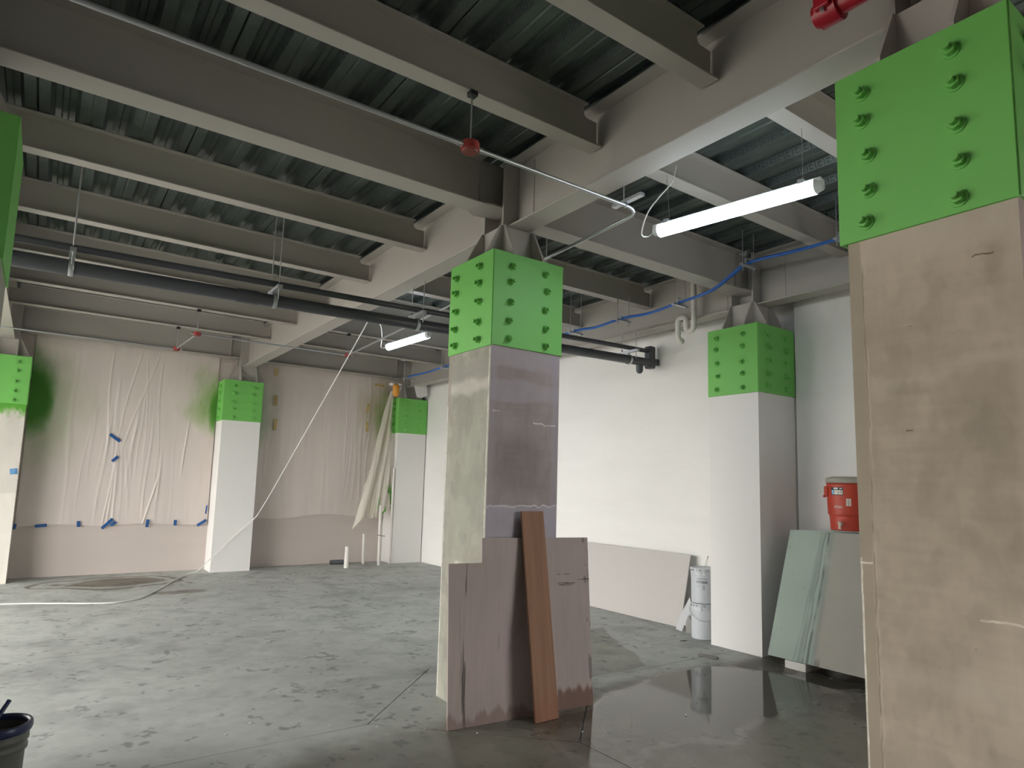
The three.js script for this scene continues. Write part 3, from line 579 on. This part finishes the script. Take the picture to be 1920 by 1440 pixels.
{
  // stack of green sheets leaning on the right wall, the front one stained, with a colour cast painted in
  const lean = Math.atan2(0.42, 1.16), N = 19, th = 0.0165, L = 2.44, H = 1.235;
  const mS = [std(new THREE.Color(0.40, 0.46, 0.41), 0.85), std(new THREE.Color(0.45, 0.50, 0.46), 0.85)];
  const stainCast = dataTex(1024, 512, (u, v, c) => {
    const x = u * L, y = v * H; let f = 1 + (fbm(x * 3, y * 3, 4) - 0.5) * 0.08;
    const brown = sstep(0.40, 0.52, x + (fbm(x * 3, y * 3, 3) - 0.5) * 0.12);  // lens colour cast painted in: board turns brownish towards the right
    let run = 0; for (const [cx, w, a, sl, o] of [[0.415, 0.012, 0.34, 0.012, 1], [0.385, 0.008, 0.22, 0.03, 5], [0.36, 0.02, 0.14, 0.045, 9], [0.44, 0.03, 0.10, -0.01, 13], [0.33, 0.007, 0.12, 0.05, 17]]) {
      const q = (x - cx + sl * (1.2 - y) + (fbm(y * 3 + o, o, 3) - 0.5) * 0.03) / w; run = Math.max(run, a * Math.exp(-q * q) * sstep(0.25, 0.6, fbm(y * 4 + o, o * 3, 4) + 0.15)); }
    run = Math.max(run, 0.22 * sstep(0.10, 0.0, y) * sstep(0.15, 0.08, Math.abs(x - 0.42)) * sstep(0.45, 0.6, fbm(x * 40, y * 5, 3)));
    const spot = vnoise(x * 34, y * 34 + 7) > 0.965 && x < 0.34 && y < 1.15 && fbm(x * 4, y * 4, 2) > 0.5 ? 0.3 : 0;
    const k = (1 - run) * (1 - spot) * f;
    c[0] = lerp(166, 170, brown) * k; c[1] = lerp(180, 166, brown) * k; c[2] = lerp(168, 156, brown) * k;
  });
  const mFront = std(0xffffff, 0.85, 0, { map: stainCast });
  const face = new THREE.BoxGeometry(th - 0.0012, H, L); face.translate(0, H / 2, 0);
  for (let i = 0; i < N; i++) {
    const lab = i === 0 ? 'green moisture board, stained front sheet of the stack under the cooler' : i === 1 ? 'green moisture board just behind the stained front sheet' : 'green moisture board within the leaning stack, its top edge under the cooler';
    const m = single('moisture_board', lab, 'board', face, i === 0 ? [mFront, mFront, mS[0], mS[0], mS[0], mS[0]] : mS[i % 2], 'stack of green boards');
    const px = 5.742 + i * th / Math.cos(lean), dz = i === 0 ? 0 : rr(0.02, 0.07) + (i > 9 ? 0.13 : 0);
    m.position.set(px, 0.075, -3.86 + L / 2 + dz); m.rotation.z = -lean;
  }
  single('foam_block', 'small white block under the stack of green boards, nearest the white column', 'block', RB(5.73, 6.2, 0, 0.072, -3.68, -3.47, 0.006), std(new THREE.Color(0.72, 0.70, 0.66), 0.9), 'blocks under the boards');
  single('foam_block', 'white block under the stack of green boards, hidden by the nearest column', 'block', RB(5.73, 6.2, 0, 0.072, -2.0, -1.8, 0.006), std(new THREE.Color(0.72, 0.70, 0.66), 0.9), 'blocks under the boards');
}

// ------------------------------------------------------------------ plastic film on the end wall
function filmSheet(label, x0, x1, y0, y1, spray, creases, bottomFn) {
  const nx = 260, ny = 90, W = x1 - x0, H = y1 - y0;
  const g = new THREE.PlaneGeometry(W, H, nx, ny), p = g.attributes.position;
  for (let i = 0; i < p.count; i++) {
    const x = p.getX(i) + (x0 + x1) / 2; let y = p.getY(i) + (y0 + y1) / 2; const t = (y1 - y) / H; y -= t * (bottomFn ? bottomFn(x) : 0);
    let z = 0.012 + 0.03 * fbm(x * 1.5 + 3, y * 0.5, 3) * Math.min(1, t * 4 + 0.2);
    for (const c of creases) { const cx = c.x + c.k * (y - 2) + 0.02 * Math.sin(y * 3 + c.x * 9), q = (x - cx) / c.w; if (Math.abs(q) < 3) z += 0.42 * c.a * Math.exp(-q * q) * sstep(c.y0 - 0.25, c.y0 + 0.1, y) * sstep(c.y1 + 0.25, c.y1 - 0.1, y); }
    p.setXYZ(i, x, y, WZ + z);
  }
  g.computeVertexNormals();
  const t = dataTex(512, 512, (u, v, c) => {
    const x = lerp(x0, x1, u), y = lerp(y0, y1, v); let f = 1 + (fbm(x * 12, y * 1.2, 4) - 0.5) * 0.05; c[0] = 226 * f; c[1] = 215 * f; c[2] = 208 * f;
    for (const s of spray) { const n = fbm(x * 5 + s.o, y * 2.2, 4) - 0.5, d = Math.hypot((x - s.x) / s.rx, (y - s.y) / s.ry) + n * s.n, a = s.k * sstep(1.05, s.core, d); for (let i = 0; i < 3; i++) c[i] = lerp(c[i], s.c[i], a); }
  });
  const m = new THREE.MeshPhysicalMaterial({ map: t, roughness: 0.42, transmission: 0.12, thickness: 0, ior: 1.4, side: THREE.DoubleSide });
  return single('plastic_film', label, 'plastic film', g, m);
}
{
  const cr = []; for (let i = 0; i < 30; i++) { const cl = i < 14; const y0 = rr(0.7, 2.2); cr.push({ x: cl ? rr(0.85, 1.75) : rr(-0.1, 2.4), k: rr(-0.09, 0.12), w: rr(0.008, 0.022), a: rr(0.005, 0.018), y0, y1: y0 + rr(0.5, 1.8) }); }
  for (const q of [0.0, 0.1, -0.14]) cr.push({ x: 1.0 + q, k: q + 0.14, w: 0.012, a: 0.018, y0: 2.2, y1: 3.7 }, { x: 1.0, k: q * 0.5, w: 0.011, a: 0.02, y0: 0.8, y1: 1.9 });
  cr.push({ x: 1.72, k: 0.17, w: 0.012, a: 0.035, y0: 0.8, y1: 1.5 }, { x: 2.05, k: 0.02, w: 0.01, a: 0.03, y0: 1.8, y1: 2.5 });
  filmSheet('cloudy plastic film taped over the end wall between the two left columns', -0.215, 2.5, 0.8, 3.84, [
    { x: -0.2, y: 2.85, rx: 0.36, ry: 0.72, n: 0.5, core: 0.45, k: 0.93, o: 3, c: [52, 120, 30] },
    { x: -0.1, y: 2.7, rx: 0.9, ry: 1.3, n: 0.7, core: 0.2, k: 0.22, o: 13, c: [90, 140, 60] },
    { x: 2.52, y: 3.0, rx: 0.62, ry: 0.75, n: 0.9, core: 0.1, k: 0.62, o: 8, c: [112, 158, 60] },
    { x: 2.5, y: 2.8, rx: 0.14, ry: 0.5, n: 0.5, core: 0.4, k: 0.8, o: 18, c: [70, 140, 40] }], cr, x => -0.015 * Math.sin(x * 5));
  const c2 = []; for (let i = 0; i < 26; i++) { const y0 = rr(1.0, 2.6); c2.push({ x: rr(3.3, 5.7), k: rr(-0.05, 0.05), w: rr(0.012, 0.03), a: rr(0.006, 0.018), y0, y1: y0 + rr(0.4, 1.6) }); }
  filmSheet('cloudy plastic film on the end wall right of the standing far column', 3.19, 5.84, 0.92, 3.84, [
    { x: 3.2, y: 2.8, rx: 0.34, ry: 0.9, n: 0.7, core: 0.1, k: 0.5, o: 4, c: [96, 150, 80] },
    { x: 5.86, y: 2.95, rx: 0.32, ry: 0.75, n: 0.8, core: 0.15, k: 0.75, o: 14, c: [84, 140, 44] },
    { x: 5.7, y: 3.1, rx: 0.6, ry: 0.9, n: 0.9, core: 0.1, k: 0.4, o: 24, c: [164, 150, 108] }], c2, x => -0.04 * Math.sin(x * 3));
}
{
  // loose bundle of film hanging beside the corner column
  const nu = 90, nv = 70, pos = [], uv = [], idx = [];
  for (let j = 0; j <= nv; j++) for (let i = 0; i <= nu; i++) {
    const u = i / nu, v = j / nv, left = lerp(5.755, 5.06, Math.pow(v, 0.92)), right = lerp(5.80, 5.835, v);
    const y = lerp(3.5, 0.80 + 0.10 * Math.sin(u * 5.2) + 0.36 * sstep(0.35, 0.95, u) - 0.12 * sstep(0.15, 0, u), v);
    const fold = 0.16 * (fbm(u * 5.5 + v * 0.8, v * 1.6, 4) - 0.5) * (0.35 + v) + 0.02 * Math.sin(u * 17 + v * 3 + 4 * fbm(u * 3, v * 3, 2)) * v;
    pos.push(lerp(left, right, u) + fold * 0.25, y, -12.56 + fold - 0.1 * (1 - v) + 0.05 * Math.sin(u * 3)); uv.push(u, 1 - v);
    if (i < nu && j < nv) { const a = j * (nu + 1) + i; idx.push(a, a + nu + 1, a + 1, a + 1, a + nu + 1, a + nu + 2); }
  }
  const g = new THREE.BufferGeometry(); g.setAttribute('position', new THREE.Float32BufferAttribute(pos, 3)); g.setAttribute('uv', new THREE.Float32BufferAttribute(uv, 2)); g.setIndex(idx); g.computeVertexNormals();
  const t = dataTex(256, 256, (u, v, c) => { c[0] = 216; c[1] = 210; c[2] = 198; const a = sstep(0.60, 0.64, fbm(u * 9, v * 9 + 3, 3)) * sstep(0.24, 0.14, v) * sstep(0.5, 0.62, u) * 0.9, b = sstep(0.5, 0.75, fbm(u * 4 + 7, v * 3, 3)) * 0.3; c[0] = lerp(lerp(c[0], 190, b), 96, a); c[1] = lerp(lerp(c[1], 180, b), 170, a); c[2] = lerp(lerp(c[2], 150, b), 70, a); });
  single('film_bundle', 'loose crumpled plastic film hanging in a cone beside the corner column', 'plastic film', g, new THREE.MeshPhysicalMaterial({ map: t, roughness: 0.4, transmission: 0.3, thickness: 0, ior: 1.4, side: THREE.DoubleSide }));
}
// tape
function tapePiece(name, label, cat, x, y, len, deg, mat, group, z = WZ + 0.062, w = 0.048) {
  const g = new THREE.BoxGeometry(len, w, 0.002, 6, 1, 1), p = g.attributes.position;
  for (let i = 0; i < p.count; i++) p.setZ(i, p.getZ(i) + 0.004 * Math.sin(p.getX(i) * 40) - 0.02 * Math.pow(p.getX(i) / len, 2));
  g.rotateZ(deg * D2R); g.translate(x, y, z); g.computeVertexNormals(); single(name, label, cat, g, mat, group);
}
const TG = 'blue masking tape on the film';
[['blue tape scrap at the film bottom against the film-wrapped column', -0.22, 0.79, 0.08, 80],
 ['blue tape strip lying flat at the film bottom, second from the left', 0.11, 0.80, 0.15, 5],
 ['short upright blue tape at the film bottom, third from the left', 0.60, 0.82, 0.095, 97],
 ['long slanting blue tape of the pair at the film bottom middle', 0.99, 0.82, 0.21, 48],
 ['small blue tape touching the long slanting one at the film bottom', 1.075, 0.82, 0.09, 45],
 ['upright blue tape at the film bottom, right of the slanting pair', 1.57, 0.82, 0.13, 86],
 ['squarish blue tape at the film bottom, second from the white column', 1.99, 0.825, 0.095, 92],
 ['slanting blue tape at the film bottom beside the white column', 2.41, 0.82, 0.17, 36],
 ['slanting blue tape highest on the film, where creases meet', 0.98, 2.235, 0.19, -36],
 ['small blue tape on the film below the highest one', 1.01, 1.885, 0.115, 48]].forEach(a => tapePiece('masking_tape', a[0], 'tape', a[1], a[2], a[3], a[4], M.tape, TG));
tapePiece('masking_tape', 'thin upright blue tape on the wall beside the white column', 'tape', 2.47, 1.05, 0.15, 86, M.tape, TG, WZ + 0.05, 0.022);
tapePiece('masking_tape', 'pale blue tape on the film-wrapped column at the left edge', 'tape', -0.3, 1.63, 0.10, 8, std(new THREE.Color(0.09, 0.24, 0.45), 0.6), TG, -12.432, 0.085);
const YG = 'yellow masking tape on the film';
[['yellow tape highest of the three right of the standing far column', 3.50, 3.66, 0.15, 88], ['yellow tape in the middle of the three right of the far column', 3.525, 3.115, 0.2, 92], ['yellow tape lowest of the three right of the far column', 3.55, 2.655, 0.22, 88],
 ['yellow tape lying flat under the orange bundle', 5.62, 3.64, 0.22, -4], ['yellow tape upper of two left of the corner column', 5.39, 3.14, 0.18, 84], ['yellow tape lower of two left of the corner column', 5.39, 2.75, 0.2, 92]].forEach(a => tapePiece('yellow_tape', a[0], 'tape', a[1], a[2], a[3], a[4], M.ytape, YG, WZ + 0.064, 0.055));

// ------------------------------------------------------------------ stubs and scraps in the far corner
single('pipe_stub', 'short thick white pipe stub rising from the floor, leftmost of the three', 'pipe', [new THREE.CylinderGeometry(0.036, 0.044, 0.39, 16).translate(4.82, 0.195, -12.2), new THREE.TorusGeometry(0.036, 0.004, 6, 16).rotateX(Math.PI / 2).translate(4.82, 0.39, -12.2)], M.pvc, 'white pipe stubs');
{
  const g = thing('pipe_stub', 'slim white pipe stub in the middle of the three', 'pipe', 'white pipe stubs'); mesh('pipe', rod(V(5.32, 0, -12.6), V(5.305, 0.59, -12.6), 0.027, 14), M.pvc, g); mesh('floor_collar', new THREE.CylinderGeometry(0.07, 0.085, 0.012, 18).translate(5.32, 0.006, -12.6), std(new THREE.Color(0.3, 0.27, 0.25), 0.9), g);
  const h = thing('pipe_stub', 'tall slim white pipe before the film bundle', 'pipe', 'white pipe stubs'); mesh('pipe', rod(V(5.53, 0, -12.34), V(5.52, 1.16, -12.36), 0.027, 14), M.pvc, h); mesh('tie_wire', [rod(V(5.46, 0.59, -12.31), V(5.52, 0.575, -12.30), 0.007, 6), rod(V(5.52, 0.575, -12.30), V(5.62, 0.56, -12.31), 0.008, 6)], std(new THREE.Color(0.2, 0.18, 0.17), 0.7), h);
}
single('pipe_stub', 'thin white conduit standing against the corner column edge', 'pipe', [rod(V(5.825, 0, -12.5), V(5.83, 0.98, -12.5), 0.018, 12), rod(V(5.83, 0.96, -12.5), V(5.835, 1.9, -12.5), 0.021, 12)], M.pvc, 'white pipe stubs');
single('pipe_offcut', 'short dark grey pipe offcut lying on the floor by the end wall', 'pipe', (() => { const o = new THREE.CylinderGeometry(0.042, 0.042, 0.26, 18, 1, true), i = new THREE.CylinderGeometry(0.036, 0.036, 0.26, 18, 1, true), e = new THREE.RingGeometry(0.036, 0.042, 18); const q = [o, i, e.clone().rotateX(-Math.PI / 2).translate(0, 0.13, 0), e.clone().rotateX(Math.PI / 2).translate(0, -0.13, 0)].map(flatGeo); const g = mergeGeometries(q); g.rotateZ(Math.PI / 2); g.translate(4.86, 0.043, -12.8); return g; })(), std(new THREE.Color(0.09, 0.1, 0.11), 0.6, 0, { side: THREE.DoubleSide }));
{
  const g = thing('orange_bundle', 'orange tape-wrapped bundle tied at the blue cable end, above the corner column', 'bundle');
  const b = new THREE.CapsuleGeometry(0.068, 0.13, 6, 14), p = b.attributes.position; for (let i = 0; i < p.count; i++) { const k = 1 + 0.22 * (fbm(p.getX(i) * 40 + 9, p.getY(i) * 30, 2) - 0.5); p.setX(i, p.getX(i) * k); p.setZ(i, p.getZ(i) * k); } b.computeVertexNormals(); b.translate(5.77, 3.50, -12.45);
  mesh('wrapping', b, std(new THREE.Color(0.74, 0.33, 0.045), 0.55), g);
  mesh('paper_wad', [new THREE.DodecahedronGeometry(0.05, 0).scale(1.3, 0.8, 1).translate(5.68, 3.62, -12.47), new THREE.DodecahedronGeometry(0.045, 0).scale(1.3, 0.7, 1).translate(5.84, 3.625, -12.45)], M.white, g);
  mesh('tie_pipe', rod(V(5.6, 3.655, -12.3), V(5.78, 3.64, -12.44), 0.012, 8), M.galv, g);
  mesh('hanging_rod', rod(V(5.77, 3.6, -12.45), V(5.77, 3.8, -12.6), 0.006, 6), M.rodm, g);
  const s = plate([[6.12, 3.66], [6.42, 3.66], [6.45, 3.45], [6.3, 3.38], [6.2, 3.40]], 'xy', -12.36, 0.003);
  single('paper_scrap', 'white paper scrap tucked above the corner column jacket', 'paper', s, M.white);
}

// ------------------------------------------------------------------ cooler on the stack of boards
{
  const g = thing('drinks_cooler', 'red round drinks cooler with grey lid on the stacked green boards', 'cooler', null, [6.335, 1.262, -3.345]);
  const lathe = (pts, n = 40) => new THREE.LatheGeometry(pts.map(p => new THREE.Vector2(...p)), n);
  const mRed = std(new THREE.Color(0.56, 0.065, 0.035), 0.42), mLid = std(new THREE.Color(0.42, 0.39, 0.33), 0.6);
  mesh('body', lathe([[0, 0], [0.16, 0], [0.168, 0.008], [0.174, 0.13], [0.176, 0.14], [0.188, 0.155], [0.198, 0.43], [0.198, 0.45], [0, 0.45]]), mRed, g);
  mesh('lid', lathe([[0.19, 0.45], [0.202, 0.452], [0.204, 0.485], [0.196, 0.50], [0.15, 0.513], [0, 0.516]]), mLid, g);
  const a0 = Math.atan2(-6.335, 3.42); // towards the viewer
  const spig = mesh('spigot', [new THREE.SphereGeometry(0.021, 12, 8), new THREE.CylinderGeometry(0.009, 0.013, 0.045, 10).translate(0, -0.025, 0.012), new THREE.CylinderGeometry(0.016, 0.016, 0.05, 10).rotateX(Math.PI / 2).translate(0, 0, -0.02), RB(-0.014, 0.014, 0.012, 0.024, 0, 0.03, 0.003)], std(new THREE.Color(0.75, 0.66, 0.56), 0.5), g);
  const as = a0 - 0.42; spig.position.set(Math.sin(as) * 0.2, 0.065, Math.cos(as) * 0.2); spig.rotation.y = as;
  const decal = (name, r0, r1, y0, y1, a, span, mat) => { const c = new THREE.CylinderGeometry(r1 + 0.0012, r0 + 0.0012, y1 - y0, 16, 1, true, a - span / 2, span); c.translate(0, (y0 + y1) / 2, 0); mesh(name, c, mat, g); };
  const cv = (w, h, fn) => { const c = document.createElement('canvas'); c.width = w; c.height = h; fn(c.getContext('2d'), w, h); const t = new THREE.CanvasTexture(c); t.colorSpace = THREE.SRGBColorSpace; return t; };
  const R = y => lerp(0.188, 0.198, (y - 0.155) / 0.275);
  decal('instruction_label', R(0.335), R(0.41), 0.335, 0.41, a0 - 0.56, 0.62, std(0xffffff, 0.5, 0, { map: cv(192, 96, (x, w, h) => { x.fillStyle = '#15191c'; x.fillRect(0, 0, w, h); x.fillStyle = '#8fc4ea'; x.fillRect(8, 34, 36, 54); x.fillStyle = '#e9e7df'; x.fillRect(50, 34, 64, 54); x.fillRect(120, 34, 66, 54); x.fillRect(46, 6, 70, 18); x.fillRect(140, 10, 40, 10); x.fillStyle = '#333'; x.fillRect(66, 46, 8, 24); x.fillRect(132, 44, 6, 30); x.fillRect(150, 44, 28, 8); x.fillRect(154, 62, 22, 8); }) }));
  decal('rating_plate', R(0.235), R(0.305), 0.235, 0.305, a0 - 0.02, 0.22, std(0xffffff, 0.5, 0, { map: cv(64, 96, (x, w, h) => { x.fillStyle = '#e6d8cc'; x.fillRect(0, 0, w, h); x.fillStyle = '#c9bdb2'; x.fillRect(18, 22, 26, 56); x.fillStyle = '#4a3c36'; x.fillRect(28, 8, 8, 8); x.fillRect(26, 80, 12, 8); }) }));
  decal('maker_mark', R(0.205), R(0.24), 0.207, 0.24, a0 - 0.52, 0.46, std(0xffffff, 0.45, 0, { map: cv(256, 56, (x, w, h) => { x.fillStyle = '#bb3a2b'; x.fillRect(0, 0, w, h); x.strokeStyle = '#f2d8d2'; x.lineWidth = 7; for (let i = 0; i < 9; i++) { const X = 8 + i * 27; x.beginPath(); x.moveTo(X, 6); x.lineTo(X + (i % 2 ? 0 : 9), 34); if (i % 3) x.lineTo(X + 17, 34); else x.lineTo(X + 18, 6); x.lineTo(X + 15, 20); x.stroke(); } x.lineWidth = 3; x.beginPath(); x.moveTo(20, 47); x.lineTo(240, 47); x.stroke(); }) }));
  for (const k of [-1, 1]) { const b = mesh('handle', [RB(-0.05, 0.05, -0.05, 0.05, -0.012, 0.016, 0.008), RB(-0.035, 0.035, -0.06, -0.035, 0.01, 0.03, 0.006)], k < 0 ? mRed : std(new THREE.Color(0.62, 0.5, 0.42), 0.5), g); const a = a0 + k * 1.35; b.position.set(Math.sin(a) * 0.198, 0.37, Math.cos(a) * 0.198); b.rotation.y = a; }
}
// ------------------------------------------------------------------ pails
{
  const lathe = (pts, n = 36) => new THREE.LatheGeometry(pts.map(p => new THREE.Vector2(...p)), n);
  const mPail = std(new THREE.Color(0.55, 0.575, 0.60), 0.34), mRim = std(new THREE.Color(0.34, 0.34, 0.34), 0.4, 0.4);
  const X = 6.07, Z = -4.88;
  const pail = (label, y, lid, rot) => {
    const g = thing('metal_pail', label, 'pail', 'stacked metal pails', [X, y, Z]); g.rotation.y = rot;
    mesh('body', lathe([[0, 0], [0.128, 0], [0.131, 0.006], [0.135, 0.2], [0.138, 0.30], [0.1405, 0.305], [0.1405, 0.315], [0.138, 0.32], [0.14, 0.365]]), mPail, g);
    const rim = lathe([[0.139, 0.362], [0.146, 0.364], [0.147, 0.372], [0.142, 0.378], [0.12, 0.378], [0.115, 0.37], [0, 0.37]]); const lidMesh = mesh('lid', rim, mPail, g);
    for (let i = 0; i < 20; i++) { const a = i / 20 * Math.PI * 2; const t = mesh('lid_tab', RB(-0.012, 0.012, 0.346, 0.366, 0.138, 0.1475, 0.002), i % 2 ? mPail : mRim, lidMesh); t.rotation.y = a; }
    for (const k of [-1, 1]) mesh('handle_ear', new THREE.CylinderGeometry(0.014, 0.014, 0.012, 12).rotateZ(Math.PI / 2).translate(k * 0.144, 0.32, 0), M.white, g);
    return g;
  };
  const top = pail('upper grey metal pail with printed label and raised wire handle, beside the white column', 0.38, true, 0.7);
  const up = []; for (let i = 0; i <= 10; i++) { const a = Math.PI * i / 10; up.push(V(-0.146 * Math.cos(a), 0.32 + 0.175 * Math.sin(a), 0.05 * Math.sin(a))); }
  mesh('wire_handle', tube(up, 0.0026, 40, 6), M.rodm, top); mesh('handle_grip', rod(V(-0.03, 0.494, 0.049), V(0.03, 0.494, 0.049), 0.006, 8), M.blackm, top);
  const c = document.createElement('canvas'); c.width = 160; c.height = 192; const x = c.getContext('2d'); x.fillStyle = '#c4c8cc'; x.fillRect(0, 0, 160, 192); x.fillStyle = '#55585a'; for (let i = 0; i < 11; i++) x.fillRect(10 + i * 12.5, 12, 9, 8); x.fillStyle = '#9a9ea1'; x.fillRect(8, 40, 72, 32); x.fillStyle = '#83878a'; x.fillRect(80, 42, 66, 34); x.fillStyle = '#a5a9ac'; x.fillRect(22, 100, 34, 7); x.fillRect(22, 122, 28, 8); x.fillRect(86, 94, 30, 64);
  const t = new THREE.CanvasTexture(c); t.colorSpace = THREE.SRGBColorSpace;
  const lb = new THREE.CylinderGeometry(0.1382, 0.1345, 0.16, 14, 1, true, Math.atan2(-X, -Z) - 0.7 - 0.62 - 0.02, 1.05); lb.translate(0, 0.2, 0); mesh('printed_label', lb, std(0xffffff, 0.4, 0, { map: t }), top);
  const low = pail('lower grey metal pail standing on the floor beside the white column', 0, true, 0.4);
  const dn = []; for (let i = 0; i <= 10; i++) { const a = Math.PI * i / 10; dn.push(V(-0.15 * Math.cos(a), 0.32 - 0.12 * Math.sin(a), 0.02 + 0.14 * Math.sin(a))); }
  mesh('wire_handle', tube(dn.map(p => p.applyAxisAngle(V(0, 1, 0), Math.atan2(-X, -Z) - 0.4)), 0.003, 40, 6), M.rodm, low);
  // scraps beside the pails
  const sc = plate([[0, 0], [0.07, -0.02], [0.09, 0.06], [0.19, 0.0], [0.20, 0.03], [0.14, 0.16], [0.165, 0.24], [0.12, 0.38], [0.09, 0.30], [0.03, 0.16]], 'xy', 0, 0.004);
  const m = single('foam_scrap', 'torn white scrap standing between the long board and the pails', 'scrap', sc, std(new THREE.Color(0.82, 0.83, 0.84), 0.7)); m.position.set(6.07, 0.022, -5.28); m.rotation.set(0, -0.85, -0.1);
  const m2 = single('board_scrap', 'small grey torn scrap between the white scrap and the pails', 'scrap', plate([[0, 0], [0.06, 0.0], [0.07, 0.12], [0.03, 0.2], [0.0, 0.12]], 'xy', 0, 0.008), std(new THREE.Color(0.42, 0.40, 0.38), 0.9)); m2.position.set(6.08, 0, -5.14); m2.rotation.set(0, -0.85, 0);
}
// bucket at the left edge
{
  const g = thing('plastic_bucket', 'dark ribbed bucket with blue rim cut by the lower left corner', 'bucket', null, [-0.055, 0, -4.30]);
  const lathe = pts => new THREE.LatheGeometry(pts.map(p => new THREE.Vector2(...p)), 40);
  const mB = std(new THREE.Color(0.10, 0.10, 0.085), 0.5, 0, { side: THREE.DoubleSide });
  mesh('body', lathe([[0, 0], [0.118, 0], [0.124, 0.01], [0.128, 0.24], [0.138, 0.244], [0.138, 0.262], [0.131, 0.266], [0.132, 0.284], [0.141, 0.288], [0.141, 0.308], [0.133, 0.312], [0.135, 0.345], [0.128, 0.345], [0.12, 0.02], [0, 0.02]]), mB, g);
  mesh('rim', lathe([[0.134, 0.325], [0.148, 0.33], [0.153, 0.345], [0.152, 0.365], [0.146, 0.374], [0.136, 0.372], [0.130, 0.36], [0.128, 0.34]]), std(new THREE.Color(0.012, 0.018, 0.07), 0.35), g);
  mesh('contents', new THREE.CylinderGeometry(0.126, 0.126, 0.01, 30).translate(0, 0.30, 0), std(new THREE.Color(0.07, 0.05, 0.04), 0.8), g);
  const s = single('stirring_stick', 'dark blue stick standing in the bucket at the left edge', 'stick', rod(V(-0.092, 0.325, -4.28), V(-0.012, 0.455, -4.37), 0.0115, 10), std(new THREE.Color(0.012, 0.022, 0.09), 0.45));
}
// ------------------------------------------------------------------ litter on the floor
single('metal_offcut', 'short dark metal channel offcut lying at the edge of the wet floor', 'offcut', (() => { const q = [B(-0.1, 0.1, 0, 0.004, -0.014, 0.014), B(-0.1, 0.1, 0, 0.018, -0.014, -0.011), B(-0.1, 0.1, 0, 0.018, 0.011, 0.014)].map(flatGeo); const g = mergeGeometries(q); g.rotateY(-1.36); g.translate(5.4, 0.001, -4.29); return g; })(), std(new THREE.Color(0.16, 0.15, 0.14), 0.5, 0.4));
single('dark_scrap', 'small dark flat scrap on the floor in front of the pails', 'scrap', plate([[0, 0], [0.06, 0.012], [0.075, 0.03], [0.02, 0.03]], 'xz', 0.004, 0.006).translate(5.7, 0, -4.9), std(new THREE.Color(0.1, 0.09, 0.09), 0.8));
{
  const px = [[4.98, -5.5], [5.1, -5.12], [5.85, -5.05], [5.62, -4.9], [3.05, -3.45], [4.55, -4.3], [4.2, -3.45], [1.85, -5.2], [2.0, -4.9], [1.5, -4.6], [1.28, -4.75], [1.1, -4.62], [1.7, -4.42], [2.2, -4.05], [1.95, -4.25], [0.9, -5.0], [3.9, -3.3], [5.0, -3.5], [2.45, -3.8], [0.8, -4.5]];
  const mc = std(new THREE.Color(0.62, 0.6, 0.56), 0.9);
  for (const [x, z] of px) { const s = rr(0.005, 0.011), q = new THREE.DodecahedronGeometry(s, 0); q.scale(rr(0.8, 1.6), 0.6, rr(0.7, 1.2)); q.rotateY(rr(0, 3)); q.translate(x, s * 0.5, z); single('plaster_crumb', 'tiny pale plaster crumb lying on the concrete floor', 'crumb', q, mc, 'plaster crumbs on the floor'); }
}
renderer.render(scene, camera);
